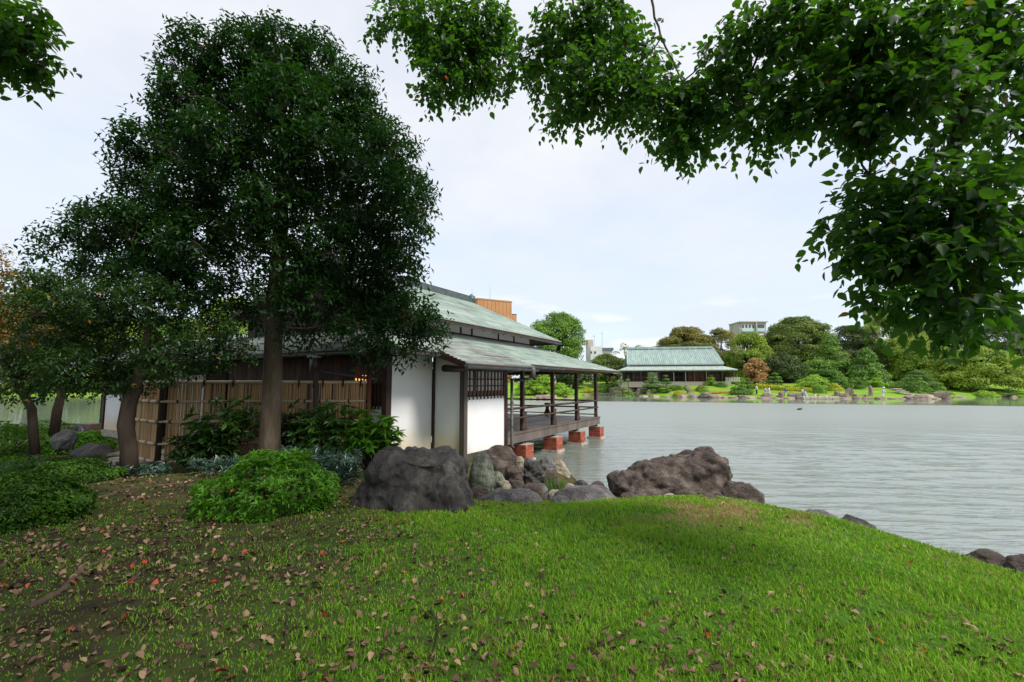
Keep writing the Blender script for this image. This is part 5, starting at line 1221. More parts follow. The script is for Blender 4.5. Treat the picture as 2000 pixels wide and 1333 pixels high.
# twigs and a surface root
for (pts, r, lab) in (([(840, 1205), (858, 1235), (850, 1275), (838, 1300)], .007, 'thin dark curved twig lying in the grass at bottom centre'), ([(560, 1215), (557, 1250), (555, 1280)], .005, 'short pale twig lying among leaves at lower left'),
                      ([(1225, 1245), (1180, 1270), (1140, 1283), (1125, 1270)], .005, 'thin crooked twig in the lawn right of bottom centre')):
    mb = MB(); P_ = []
    for (a, b) in pts:
        p = atz(a, b, 1.05); p.z = gz(p.x, p.y)+.02; P_.append(p)
    mb.tube([p-P_[0] for p in P_], taper(r, r*.5, len(P_)), 6); o = mb.build('twig', M['bark_dark'], None, True); o.location = P_[0]; tag(o, lab, 'twig')
for (pts, lab) in (([(60, 1205), (120, 1170), (165, 1120), (235, 1100)], 'pale tree root surfacing in the bare soil on the left'), ([(180, 985), (260, 965), (340, 955), (440, 958)], 'dark tree root running along the mound to the tall tree')):
    mb = MB(); P_ = []
    for (a, b) in pts:
        p = atz(a, b, 1.0); p.z = gz(p.x, p.y)-.004; P_.append(p)
    fine = []
    for i in range(len(P_)-1):
        for k in range(5): q = P_[i].lerp(P_[i+1], k/5); q.z = gz(q.x, q.y)+random.uniform(-.012, .008); fine.append(q)
    mb.tube([p-P_[0] for p in fine], taper(.03, .018, len(fine)), 7); o = mb.build('tree_root', M['bark'], None, True); o.location = P_[0]; tag(o, lab, 'tree root')

# ------------------------------------------------------------------ entrance corner on the left: outdoor unit, path, stump
c = at(171, 845, 15.6); c.z = gz(c.x, c.y)
ac = thing('outdoor_unit', 'brown air conditioner outdoor unit beside the white house wall', 'air conditioner', c, math.radians(-18))
bx('casing', (0, 0, .42), (.78, .32, .62), surf('brown_painted_metal', [(.06, .035, .03), (.09, .055, .05)], 3, rough=.45, bump=0, spec=.5), ac, bevel=.02)
mb = MB(); mb.tube([(-.15, -.165, .42), (-.15, -.185, .42)], [.25, .24], 24); mb.build('fan_grille', M['gutter'], ac)
for k in range(5):
    mb = MB(); rr_ = .05+.04*k; mb.tube([(-.15+math.cos(a)*rr_, -.192, .42+math.sin(a)*rr_) for a in np.linspace(0, 6.283, 20)], .006, 4, False); mb.build('grille_ring', M['wood_grey'], ac)
bx('handle', (.27, -.166, .60), (.16, .012, .03), M['wood_grey'], ac)
for s in (-.28, .28): bx('foot', (s, 0, .05), (.08, .3, .12), M['concrete'], ac)
for i in range(7):
    p = Vector((-11.2-i*.12, 13.2+i*.55, 0)); 
paving = []
for i in range(5):
    for j in range(2):
        P_ = [atz(205+i*16+j*40, 925-i*14, .8), ]
        p = P_[0]; p.z = gz(p.x, p.y)+.02
        paving.append(p)
pth = bpy.data.objects.new('entrance_path', None); link(pth); tag(pth, kind='structure')
for p in paving:
    o = bx('stone', (0, 0, 0), (1.15, .75, .10), M['stone_pale'], pth, bevel=.03); o.location = p; o.rotation_euler = (0, 0, random.uniform(-.2, .2))
for (px, py, D) in ((172, 903, 9.6), (102, 912, 9.2)):
    c = at(px, py, D); c.z = gz(c.x, c.y); mb = MB(); mb.tube([(0, 0, -.05), (0, 0, .10), (0, 0, .14)], [.08, .075, .06], 10); o = mb.build('wooden_stake', M['cane_pale'], None, True); o.location = c
    tag(o, 'short cut log stake nearer the forked tree' if px > 150 else 'short cut log stake nearer the left edge', 'stake')

# ------------------------------------------------------------------ FAR BANK
def fz(x, y): return float(farz(np.array([x]), np.array([y]))[0])
def place(px, D):
    x = (px-1000)/F*D*1.0; return Vector((x, D, fz(x, D)))
def puffs(t, base, puff_list, m, leaf, dens, flat=.6, name='crown'):
    dens = dens*2.6
    """foliage pads: leaves over the upper shells of many small puffs"""
    Ps, Ns = [], []
    for (c, r) in puff_list:
        n = int(dens*r*r/(leaf*leaf)*.75); v = unit(n); v[:, 2] = np.where(v[:, 2] < -.25, -v[:, 2], v[:, 2])
        rr = r*(.60+.45*RNG.random(n)**.6)*(1+.16*np.sin(v[:, 0]*5+c[0])*np.sin(v[:, 1]*6+c[2])+.10*np.sin(v[:, 2]*9+c[0]*3))
        P = np.array(c) + v*rr[:, None]*np.array([1, 1, flat]); Ps.append(P); Ns.append(v*np.array([1, 1, 1/flat]))
    P = np.concatenate(Ps); Nn_ = np.concatenate(Ns); Nn_ /= np.linalg.norm(Nn_, axis=1, keepdims=True)
    d = np.cross(Nn_, unit(len(P))) + Nn_*.25; nn = Nn_ + RNG.normal(size=P.shape)*.38
    s = leaf*(.7+.6*RNG.random(len(P)))
    return foliage(t, P+np.array(base), d, nn, s, s*.62, LEAFQ, m, 0, name, tuple(base), True)
def fartree(px, top, bot, wpx, D, m, label, kind='round', name='tree', bark='bark_dark', leaf=.34, dens=9, seed=0, group=None):
    base = place(px, D); s = D/F; zt_ = at(px, top, D).z; zb_ = at(px, bot, D).z; W = wpx*s/2; Ht = zt_-zb_
    rs = random.Random(seed+int(px)); t = thing(name, label, 'tree', base, 0, group)
    zc0 = zb_-base.z; pl = []
    n = {'round': 70, 'umbrella': 74, 'cone': 70, 'loose': 40, 'spread': 90}[kind]
    for i in range(n):
        a = rs.random()*6.283; q = rs.random()
        if kind == 'cone': zf = q**1.2; rad = (1-zf)**.75*.95+.05
        elif kind == 'umbrella': zf = .30+.7*q; rad = math.sqrt(max(0, 1-((zf-.35)/.68)**2))
        elif kind == 'spread': zf = .05+.95*q; rad = math.sqrt(max(0, 1-(zf)**2))
        else: zf = q; rad = math.sqrt(max(.02, 1-((zf-.48)/.54)**2))
        rr_ = rad*(.62+.38*rs.random())
        pr = {'round': .27, 'umbrella': .25, 'cone': .23, 'loose': .17, 'spread': .21}[kind]*(.75+.5*rs.random())
        c = (math.cos(a)*W*max(0, rr_-pr*.6), math.sin(a)*W*.8*max(0, rr_-pr*.6), zc0 + Ht*(zf*(1-pr*.5)))
        pl.append((c, max(.45, W*pr)))
    puffs(t, tuple(base), pl, m, leaf, dens, .55 if kind in ('umbrella', 'spread') else .75)
    mb = MB(); r0 = max(.12, W*.07); topc = Vector((0, 0, zc0+Ht*.7))
    mb.tube(limb((0, 0, -.3), topc, 8, .03), taper(r0, r0*.25, 8), 8)
    for c, r in pl[::3]: mb.tube(limb((0, 0, zc0+Ht*random.uniform(0, .35)-.2), c, 5, .06), taper(r0*.45, r0*.12, 5), 5)
    mb.build('trunk', M[bark], t, True)
    return t
T = [
    (1090, 607, 712, 122, 112, 'far_green', 'big round green tree rising behind the veranda roof', 'round'),
    (1232, 668, 742, 84, 112, 'far_olive', 'thin loose tree left of the ribbed-roof villa', 'loose'),
    (1185, 692, 745, 78, 116, 'far_olive', 'low olive tree between round tree and villa', 'round'),
    (1345, 634, 745, 140, 122, 'far_brown', 'broad tree turning brown behind the villa roof', 'umbrella'),
    (1410, 636, 748, 90, 124, 'far_brown', 'brownish green tree behind the right end of the villa', 'round'),
    (1462, 643, 742, 92, 113, 'far_lime', 'yellow green tree right of the villa', 'round'),
    (1474, 698, 752, 48, 100, 'far_orange', 'small tree in orange leaf on the far bank', 'round'),
    (1560, 617, 735, 165, 124, 'far_olive', 'wide umbrella crowned pine skyline tree', 'umbrella'),
    (1500, 650, 745, 70, 128, 'far_dark', 'dark tree below the apartment block', 'round'),
    (1530, 688, 755, 82, 103, 'far_dark', 'dark rounded tree behind the strolling visitors', 'round'),
    (1622, 652, 752, 104, 110, 'far_green', 'fresh green tree with a domed top in mid bank', 'cone'),
    (1665, 632, 745, 130, 126, 'far_dark', 'dark olive tree behind the fresh green one', 'umbrella'),
    (1692, 678, 756, 92, 101, 'pine', 'cone shaped light tree above the stone steps', 'cone'),
    (1745, 598, 745, 125, 122, 'far_lime', 'tall yellow green tree touching the hanging leaves', 'round'),
    (1800, 655, 758, 110, 108, 'far_lime', 'yellow green tree left of the spreading maple', 'round'),
    (1855, 606, 750, 150, 124, 'far_dark', 'dark tree seen just below the hanging leaves', 'round'),
    (1905, 678, 762, 190, 96, 'far_lime', 'wide spreading maple over the dark shade at the right', 'spread'),
    (1985, 612, 755, 140, 118, 'far_dark', 'dark tree cut by the right edge', 'round'),
    (2070, 630, 760, 150, 112, 'far_green', 'green tree just beyond the right edge', 'round'),
    (1600, 700, 758, 80, 106, 'far_green', 'low green tree in the middle of the bank', 'round'),
    (1650, 702, 757, 70, 103, 'pine', 'low pine mass behind the topiary pines', 'round'),
    (1045, 700, 752, 70, 104, 'far_dark', 'dark trees seen through the veranda, left', 'round'),
    (1120, 712, 752, 80, 110, 'far_dark', 'dark trees seen through the veranda, right', 'round'),
    (60, 545, 775, 150, 62, 'far_lime', 'yellow green tree beyond the pond inlet on the left', 'round'),
    (150, 560, 775, 150, 70, 'far_green', 'green tree beyond the pond inlet', 'round'),
    (-60, 600, 775, 150, 64, 'far_green', 'green tree beyond the inlet past the left edge', 'round'),
    (240, 600, 770, 130, 74, 'far_lime', 'pale green tree glimpsed behind the forked tree', 'round'),
    (440, 570, 760, 150, 60, 'far_lime', 'yellow green tree glimpsed left of the gable', 'round'),
    (330, 610, 765, 130, 66, 'far_green', 'green tree glimpsed behind the left roof', 'round'),
]
for i, (px, top, bot, wpx, D, m_, lab, kd) in enumerate(T):
    if px < 500:      # nearer promontory on the left
        D = 104
    fartree(px, top, bot, wpx, D, M[m_], lab, kd, 'pine_tree' if 'pine' in lab else 'tree', leaf=.36 if D > 90 else .3, dens=9 if kd != 'loose' else 5, seed=i)

# dark belt of woodland behind everything
pl = []
for i in range(190):
    px = -350 + i*14 + random.uniform(-6, 6); D = 138+random.random()*16; p = place(px, D)
    topy = 700 + 16*math.sin(i*.7) + random.uniform(-8, 10)
    if px < 1000: topy = 712+random.uniform(-6, 6)
    if 1130 < px < 1290: topy = 730
    zt_ = at(px, topy, D).z; z = p.z
    while z < zt_: pl.append(((p.x+random.uniform(-1, 1), D+random.uniform(-2, 2), z), 1.9)); z += 2.0
wood = puffs(None, (0, 0, 0), pl, M['far_dark'], .6, 4, .8, 'woodland'); tag(wood, 'dark belt of woodland behind the far garden trees', 'woodland', kind='stuff')

def shapedpine(px, top, bot, wpx, D, m, label, nl=4, seed=1, lean=0.0):
    """cloud-pruned garden pine: bent trunk, separate flat pads"""
    base = place(px, D); s = D/F; zt_ = at(px, top, D).z; W = wpx*s/2; Ht = max(1.0, zt_-base.z); rs = random.Random(seed+int(px*3))
    t = thing('garden_pine', label, 'pine tree', base)
    pl = []; mb = MB(); tr = [Vector((math.sin(k*1.7+seed)*.12*W + lean*k*.1, 0, Ht*.95*k/6-.2)) for k in range(7)]
    mb.tube(tr, taper(.16, .05, 7), 7)
    for k in range(nl):
        zf = (k+.6)/nl; rad = W*(1-zf)*1.0; nn = 1 if k == nl-1 else rs.choice((2, 3, 3, 4))
        for j in range(nn):
            a = rs.random()*6.28 if nn > 1 else 0
            a = 2*math.pi*j/nn + rs.random()
            r_ = max(.42, W*(.34+.12*rs.random())*(1.15-.45*zf)); q = 0 if nn == 1 else max(0, min(W-r_*.8, rad*.75+.1))
            c = (math.cos(a)*q, math.sin(a)*q*.7, Ht*zf*.92); pl.append((c, r_))
            mb.tube([tr[min(6, int(zf*6))], Vector(c)-Vector((0, 0, r_*.2))], [.06, .03], 5)
    mb.build('trunk', M['bark'], t, True)
    puffs(t, tuple(base), pl, m, .22, 13, .42)
for i, (px, top, bot, w_, D, m_, lab, nl) in enumerate([
    (1272, 725, 758, 40, 94, 'pine', 'cloud-pruned pine before the left part of the villa', 5), (1300, 729, 762, 26, 92, 'pine', 'narrow cloud-pruned pine before the dark doorway', 5), (1388, 731, 752, 26, 95, 'pine_light', 'egg shaped clipped pine before the villa corner', 4),
    (1226, 729, 748, 20, 96, 'pine', 'round headed clipped pine at the villa left corner', 2), (1213, 738, 762, 44, 95, 'pine', 'spreading clipped pine above the rock wall', 3), (1458, 737, 756, 32, 90, 'pine', 'small domed pine left of the first visitor', 3),
    (1512, 726, 752, 36, 92, 'pine', 'three-tiered pine above the yellow hedge', 4), (1588, 733, 762, 76, 88, 'pine_light', 'wide bright tiered pine by the stone steps garden', 5), (1638, 735, 764, 40, 88, 'pine', 'dark tiered pine right of the bright wide one', 4),
    (1668, 738, 762, 44, 88, 'pine', 'dark tiered pine left of the person in a sunhat', 4), (1708, 738, 762, 50, 90, 'pine_light', 'low spreading pine behind the person in a sunhat', 3), (1790, 722, 768, 86, 84, 'pine', 'large cloud-pruned pine right of the stone steps', 6),
    (1835, 752, 768, 50, 82, 'pine_light', 'low cloud-pruned pine over the rocky point', 3), (1755, 745, 765, 60, 88, 'pine', 'dense low pine beside the stone steps', 3), (1160, 745, 768, 34, 106, 'pine', 'low pine seen between veranda posts', 3),
    (1195, 742, 764, 36, 104, 'pine', 'low pine right of the last veranda post', 3), (1062, 728, 775, 62, 79, 'pine_light', 'bright clipped pine seen through the veranda left bay', 6), (1095, 748, 778, 50, 77, 'pine_light', 'bright low pine seen through the veranda middle bay', 5), (1030, 735, 778, 50, 80, 'pine_light', 'bright pine seen past the downpipe', 6),
    (1440, 748, 775, 34, 84, 'pine', 'low pine overhanging the shore left of the visitors', 3), (1965, 755, 778, 36, 86, 'pine', 'dark clipped pine at the right lawn', 3)]):
    shapedpine(px, top, bot, w_, D, M[m_], lab, nl, i)
def fshrub(px, py, wpx, hpx, D, m, label, name='shrub', leaf=.2, cat='shrub'):
    b = place(px, D); s = D/F; t = thing(name, label, cat, b); W = wpx*s/2; h = hpx*s
    pl = [((0, 0, 0), min(W, h*1.6))]
    k = max(1, int(W/(h+.01)))
    if W > h*1.2: pl = [((x, random.uniform(-.2, .2), 0), h*1.15) for x in np.linspace(-W+h, W-h, k*2+1)]
    puffs(t, tuple(b), pl, m, leaf, 14, h/(max(r for _, r in pl)), 'foliage')
    mb = MB(); mb.tube([(0, 0, -.2), (0, 0, h*.5)], [.06, .03], 5); mb.build('stem', M['bark_dark'], t)
for a in [
    (1318, 766, 24, 8, 93, 'pine', 'round green shrub right of the narrow pine'), (1325, 768, 20, 7, 88, 'far_yellow', 'bright lime shrub at the shore below the villa'), (1295, 768, 26, 10, 87, 'pine_light', 'clipped green mound at the shore'),
    (1368, 756, 22, 10, 90, 'far_brown', 'russet topped shrub on the villa lawn'), (1374, 760, 16, 8, 88, 'pine_light', 'small green shrub in front of the russet one'), (1408, 752, 20, 8, 93, 'pine', 'green shrub right of the egg shaped pine'),
    (1445, 768, 40, 12, 84, 'pine', 'dark shrub hanging over the shore stones'), (1628, 757, 24, 12, 86, 'far_yellow', 'yellow topped round shrub behind the dark stones'), (1594, 770, 26, 12, 84, 'far_green', 'leafy green shrub above the stone landing'),
    (1915, 762, 34, 10, 86.8, 'pine_light', 'flat clipped shrub on the right lawn'), (1925, 767, 22, 7, 86.4, 'far_lime', 'pale clipped shrub in front of the flat one'), (1990, 762, 30, 12, 87, 'pine_light', 'clipped shrub at the right edge lawn'), (1985, 772, 26, 8, 86.5, 'pine_light', 'low clipped shrub at the right edge shore'),
    (1150, 757, 30, 8, 103, 'far_yellow', 'yellow green clipped shrub between the last two posts'), (1235, 752, 26, 8, 95, 'pine_light', 'small mound on the villa lawn left'), (1180, 748, 40, 12, 104, 'pine', 'green mound seen right of the veranda'),
    (1440, 740, 30, 12, 100, 'far_green', 'soft green shrub beside the villa fence')]:
    fshrub(a[0], a[1], a[2], a[3], a[4], M[a[5]], a[6])
# long yellow hedge
h0, h1 = place(1478, 90), place(1575, 85)
t = thing('clipped_hedge', 'long yellow green clipped hedge behind the visitors', 'hedge', h0)
pl = [(tuple(h0.lerp(h1, k/26)-h0 + Vector((0, math.sin(k*.4)*.5, .1))), 1.0 - .012*k) for k in range(27)]
puffs(t, tuple(h0), pl, M['far_yellow'], .2, 14, .8, 'foliage')
b0 = place(1402, 86.4); t = thing('flower_bed', 'low reddish ground cover strip along the shore', 'flower bed', b0)
puffs(t, tuple(b0), [((x, 0, 0), .45) for x in np.linspace(-1.6, 1.8, 9)], M['far_red'], .16, 14, .5, 'foliage')

# shore stones
rs = random.Random(5); base_meshes = []
for k in range(8):
    pts = [((math.cos(a)*(.8+.2*rs.random())), (math.sin(a)*(.6+.2*rs.random())), z) for a in np.linspace(0, 6, 9) for z in (-.3, .2*rs.random(), .42+.3*rs.random()) for _ in (0,)]
    pts += [(.1, 0, .8), (-.3, .1, .75)]
    base_meshes.append(hull_mesh(pts, .13, .10, 1.4, 60+k, M['stone_far'], 1))
px = 1010
while px < 1996:
    D = None
    # solve D on the shoreline for this column
    Ds_ = np.linspace(60, 115, 300); xs_ = (px-1000)/F*Ds_; f_ = farshore(xs_)-Ds_; i = int(np.argmin(np.abs(f_))); D = Ds_[i]
    wpx = rs.uniform(12, 34); s = D/F; x = (px+wpx/2-1000)*s
    if px > 1850 and rs.random() < .72: px += wpx*1.5; continue
    if 1556 < px < 1622: px += wpx; continue
    o = obj('shore_stone', base_meshes[rs.randrange(8)], None, (x, float(farshore(x))-.05, -.12), (0, 0, rs.random()*.6+(3.14 if rs.random() < .5 else 0)))
    o.scale = (wpx*s*.60, rs.uniform(.8, 1.3), rs.choice((.42, .5, .58, .66, .9)))
    tag(o, ('broad' if wpx > 26 else 'small' if wpx < 18 else 'mid-sized')+' tan edging stone at the far shore '+('seen through the veranda' if px < 1165 else 'left of the villa' if px < 1235 else 'below the left of the villa' if px < 1320 else 'below the right of the villa' if px < 1425 else 'left of the first visitor' if px < 1470 else 'below the standing visitors' if px < 1560 else 'right of the landing' if px < 1690 else 'below the stone steps' if px < 1770 else 'under the large pine' if px < 1860 else 'on the right lawn shore'), 'stone', 'edging stones along the far shore')
    px += wpx*.86
for (px, py, D, sx, sz, lab) in [(1252, 770, 96, 2.4, 1.6, 'large rock face left of the villa lawn'), (1215, 768, 99, 3.2, 2.3, 'tall shaded rock wall under the spreading pine'), (1190, 768, 100, 2.2, 1.8, 'rock wall right of the veranda'), (1270, 770, 94, 2.0, 1.3, 'grey rock below the cloud-pruned pine'),
                                 (1546, 762, 87, 1.1, 1.3, 'round grey garden rock behind the bent visitor'), (1550, 778, 79.5, 1.7, 1.1, 'dark pointed rock left of the stone landing'), (1522, 778, 80.5, 1.0, 1.2, 'brown pointed rock at the shore between visitors'), (1497, 778, 81, 1.3, .9, 'dark rock at the shore below the pair'),
                                 (1655, 770, 80, .8, 2.0, 'grey upright stone among dark rocks'), (1630, 772, 80, 1.2, 1.2, 'dark rock cluster right of the landing'), (1643, 774, 79, 1.0, 1.0, 'dark rock beside the upright stone'), (1666, 775, 78.8, .8, .8, 'bluish round rock by the water'), (1696, 772, 79.5, .8, 2.5, 'tall standing stone left of the person in a sunhat'), (1687, 776, 78.7, .7, .7, 'small dark rock at the foot of the standing stone'),
                                 (1318, 776, 86.5, 2.2, .9, 'flat wide pale rock at the villa shore'), (1378, 776, 85, 2.4, .9, 'dark overhanging shore rock below the lawn'), (1165, 772, 101, 1.6, 1.1, 'pale block at the shore behind the last posts'), (1155, 750, 106, 1.6, 2.0, 'grey rock above the shrub behind the posts'), (1109, 782, 75.5, 1.3, .8, 'dark rock at the tip of the near promontory'), (1065, 783, 76, 2.2, .6, 'flat grey rock below the bright pines'),
                                 (1775, 780, 76.8, 1.5, 1.1, 'left rock of the rocky point'), (1800, 781, 76.8, 1.8, 1.2, 'middle rock of the rocky point'), (1832, 780, 77, 1.6, 1.4, 'right rock of the rocky point'), (1955, 778, 86.5, 1.5, .5, 'flat pale stone at the right shore')]:
    x = (px-1000)/F*D; o = obj('rock', base_meshes[int(px) % 8], None, (x, D, min(fz(x, D), .6)-.15), (0, 0, px % 3)); o.scale = (sx, sx*.6, sz); tag(o, lab, 'rock')
# stone landing, steps, stepping path
p0 = Vector(((1590-1000)/F*78, 77.6, 0)); ld = thing('stone_landing', 'long low stone slab landing at the water with resting visitors', 'landing', p0)
for k in range(5): bx('slab', (-2.4+k*1.22, 0, .22), (1.2, 1.7, .42), M['concrete'], ld, bevel=.04)
c = place(1744, 82.5); st = thing('stone_steps', 'flight of wide stone steps on the far bank', 'steps', (c.x, 79.5, .45))
for k in range(5): bx('step', (0, k*.7, .12+k*.27), (1.7, .75, .16), M['concrete'], st, bevel=.03)
for k in range(9):
    D = 87+k*1.05; px = 1340+math.sin(k*.7)*5-k*.4+k*1.1; p = place(px, D); o = bx('stepping_stone', (0, 0, 0), (1.3, .7, .12), M['stone_far'], None, bevel=.03); o.location = p+Vector((0, 0, .05))
    tag(o, ('lowest', 'second', 'third', 'fourth', 'middle', 'sixth', 'seventh', 'eighth', 'uppermost')[k]+' flat stepping stone on the path up to the villa'+('' if k in (0, 4, 8) else ' counted from the shore'), 'stepping stone', 'stepping stones up to the villa')

# ------------------------------------------------------------------ villa with ribbed roof
vc = at(1312, 746, 101); vyaw = math.radians(-9)
villa = thing('garden_villa', 'low timber villa with steep ribbed green copper roof across the pond', 'house', (vc.x, vc.y, vc.z), vyaw)
k_ = 101/F
def X(px): return (px-1312)*k_
def Zv(py): return (746-py)*k_
hw = 4.2
vb_ = lambda n, x0, x1, y0, y1, z0, z1, m, par=villa: bx(n, ((x0+x1)/2, (y0+y1)/2, (z0+z1)/2), (x1-x0, y1-y0, z1-z0), m, par)
vb_('base_slab', X(1210), X(1408), -hw-.6, hw, -1.2, 0, M['concrete'])
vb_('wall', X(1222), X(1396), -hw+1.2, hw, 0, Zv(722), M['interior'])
cols_x = [1216, 1236, 1250, 1262, 1283, 1309.5, 1330.5, 1346, 1367.5, 1372, 1395, 1415]
for c in cols_x: vb_('column', X(c)-.1, X(c)+.1, -hw, -hw+.2, 0, Zv(724), M['concrete'] if c in (1309.5, 1330.5, 1367.5) else M['wood_grey'])
for (a, b, m_) in ((1238, 1249, 'wood_dark'), (1251, 1262, 'wood_dark'), (1264, 1282, 'paper'), (1336, 1345, 'wood_red'), (1347, 1356, 'wood_red'), (1357, 1366, 'wood_red'), (1376, 1392, 'wood_dark')):
    dr_ = vb_('door_panel', X(a), X(b), -hw+.9, -hw+1.0, 0, Zv(728), M[m_])
    vb_('door_frame', X(a), X(b), -hw+.84, -hw+.89, Zv(738), Zv(738)+.1, M['wood_grey'], dr_)
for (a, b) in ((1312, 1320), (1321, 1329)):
    dr_ = vb_('bay_shade_panel', X(a), X(b), -hw+1.05, -hw+1.1, 0, Zv(729), M['rope']); vb_('frame', X(b)-.06, X(b)+.0, -hw+.95, -hw+1.04, 0, Zv(729), M['wood_grey'], dr_)  # solid near-black panel, the shade inside the open bay put into its colour
    vb_('frame', X(a), X(b), -hw+.95, -hw+1.04, Zv(738), Zv(738)+.08, M['wood_grey'], dr_)
vb_('lintel', X(1216), X(1415), -hw-.02, -hw+.22, Zv(728), Zv(725), M['wood_grey'])
def vslope(name, p, m):
    mb = MB(); t_ = [Vector(q) for q in p]; mb.quad(*t_); mb.quad(*[q-Vector((0, 0, .18)) for q in reversed(t_)])
    for i in range(4): mb.quad(t_[i], t_[i]-Vector((0, 0, .18)), t_[(i+1) % 4]-Vector((0, 0, .18)), t_[(i+1) % 4])
    return mb.build(name, m, villa)
e = 1.7
vslope('skirt_roof', [(X(1208), -hw-e, Zv(724)), (X(1418), -hw-e, Zv(724)), (X(1394), -hw+.5, Zv(716)), (X(1229), -hw+.5, Zv(716))], M['copper'])
vslope('skirt_roof', [(X(1418), -hw-e, Zv(724)), (X(1418), hw+e, Zv(724)), (X(1394), hw-.5, Zv(716)), (X(1394), -hw+.5, Zv(716))], M['copper'])
vslope('skirt_roof', [(X(1208), hw+e, Zv(724)), (X(1208), -hw-e, Zv(724)), (X(1229), -hw+.5, Zv(716)), (X(1229), hw-.5, Zv(716))], M['copper'])
vb_('clerestory', X(1231), X(1391), -hw+.6, hw-.6, Zv(716), Zv(711), M['concrete'])
rp = [(X(1225), -hw-.1, Zv(713)), (X(1398), -hw-.1, Zv(713)), (X(1391), 0, Zv(681)), (X(1228), 0, Zv(681))]
mr_ = vslope('main_roof', rp, M['copper_rib'])
vslope('main_roof', [(X(1398), hw, Zv(713)), (X(1225), hw, Zv(713)), (X(1228), 0, Zv(681)), (X(1391), 0, Zv(681))], M['copper_rib'])
a0, a1, t0, t1 = map(Vector, (rp[0], rp[1], rp[3], rp[2])); nr_ = (a1-a0).cross(t0-a0).normalized(); nr_ = nr_ if nr_.z > 0 else -nr_
for i in range(49):
    f = i/48; a = a0.lerp(a1, f)+nr_*.04; b = t0.lerp(t1, f)+nr_*.04; d = b-a
    q = d.to_track_quat('X', 'Z'); Mx = Matrix.Translation((a+b)/2) @ q.to_matrix().to_4x4(); bx('roof_rib', (0, 0, 0), (d.length, .12, .12), M['copper_rib'], villa, Mx)
vb_('ridge_cap', X(1229), X(1389), -.45, .45, Zv(682), Zv(679)+.1, M['copper_rib'])
vb_('fence_rail', X(1398), X(1422), -hw-.6, -hw-.5, Zv(738), Zv(737), M['wood_dark'])
for i in range(9): vb_('picket', X(1399)+i*.32, X(1399)+i*.32+.2, -hw-.58, -hw-.52, 0, Zv(738), M['paper'])

# small roofed shelter seen at the eave tip, distant buildings
def block(name, px0, px1, py0, py1, D, dep, m, label, yaw=0, floor_px=None):
    p = at((px0+px1)/2, py1, D); s = D/F; t = thing(name, label, 'building', p, yaw)
    W = (px1-px0)*s; h = (py1-py0)*s; bx('wall', (0, 0, h/2-6), (W, dep, h+12), m, t); return t, W, h, s
tile = surf('orange_brown_tile', [(.36, .17, .075), (.46, .23, .11)], .3, (1, 1, 1), .7, .1, 2, rnd=.03); wht = surf('pale_render_wall', [(.55, .55, .56), (.68, .68, .69)], .3, rough=.9, bump=0)
glass = surf('dark_window_glass', [(.03, .05, .07), (.07, .10, .13)], .5, rough=.15, bump=0, spec=.7); bluep = surf('bluish_glass_panel', [(.35, .5, .6), (.45, .6, .7)], .5, rough=.3, bump=0)
t, W, h, s = block('office_building', 912, 984, 593, 700, 190, 18, tile, 'orange brown tiled building behind the tea house roof', math.radians(28))
bx('parapet', (0, 0, h+.2), (W+.3, 18.3, .5), tile, t)
bx('wall', (W/2+2.5, 2, h-7.2), (5, 12, 6), tile, t); bx('parapet', (W/2+2.5, 2, h-4.1), (5.2, 12.2, .3), M['wood_grey'], t)
for k in range(3): bx('window', (W/2+.6+k*1.6, -4.05, h-7.5), (.7, .12, 1.6), glass, t)
for k in range(2): bx('window', (-W/2+12+k*2.5, -9.05, h-9), (.7, .12, 2.2), glass, t)
for k in range(9):
    bx('wall_joint', (-W/2+1+k*W/9, -9.02, h/2), (.06, .06, h), M['wood_red'], t)
mb = MB(); mb.tube([(2, 0, h), (2, 0, h+8)], [.08, .03], 5); mb.build('antenna', M['wood_grey'], t)
t, W, h, s = block('apartment_block', 1437, 1488, 632, 700, 300, 14, surf('pinkish_concrete', [(.34, .30, .31), (.44, .39, .40)], .2, rough=.9, bump=0), 'tall apartment block with balconies rising over the far trees')
for fl in range(4):
    z = h-3.6-fl*7.0
    for (xa, xb) in ((-W/2+1.0, 1.0), (2.2, W/2-1.0)):
        bal = bx('balcony', ((xa+xb)/2, -7.15, z), (xb-xa, .3, 5.4), wht, t)
        bx('recess', ((xa+xb)/2, -7.35, z+.9), (xb-xa-.4, .12, 3.4), wht, bal)
        for k in range(4): bx('window', (xa+1+(xb-xa-2)*k/3, -7.5, z+.9), (1.2, .1, 2.2), glass, bal)
        bx('balustrade', ((xa+xb)/2, -7.6, z-1.6), (xb-xa-.2, .15, 1.6), bluep, bal)
    bx('party_wall', (1.6, -7.8, z), (1.0, 1.6, 7), M['concrete'], t)
bx('roof_slab', (0, -.8, h+.1), (W+.8, 15.6, .7), M['concrete'], t)
t, W, h, s = block('house', 1150, 1172, 679, 720, 150, 8, wht, 'pale blue grey house between round tree and villa')
mb = MB(); mb.quad((-W/2, -4, h), (W/2-.6, -4, h), (W/2-.6, 4, h), (-W/2, 4, h)); mb.build('roof', M['wood_grey'], t)
for x in (-.4, -1.7): bx('window', (x, -4.05, h-1.9), (.55, .1, .7), glass, t)
t, W, h, s = block('house', 1172, 1192, 683, 720, 158, 8, wht, 'house with dark flat roof beside the pale blue grey one')
bx('roof', (0, 0, h-.2), (W+.5, 9, .9), surf('dark_roof', [(.10, .12, .16), (.14, .16, .2)], 1, rough=.6, bump=0), t); bx('window', (.3, -4.05, h-2), (.8, .1, .7), glass, t)
t, W, h, s = block('house', 1147, 1157, 665, 720, 200, 6, surf('pinkish_wall', [(.45, .36, .34), (.55, .45, .42)], 1, rough=.9, bump=0), 'narrow pinkish building behind the pale house')
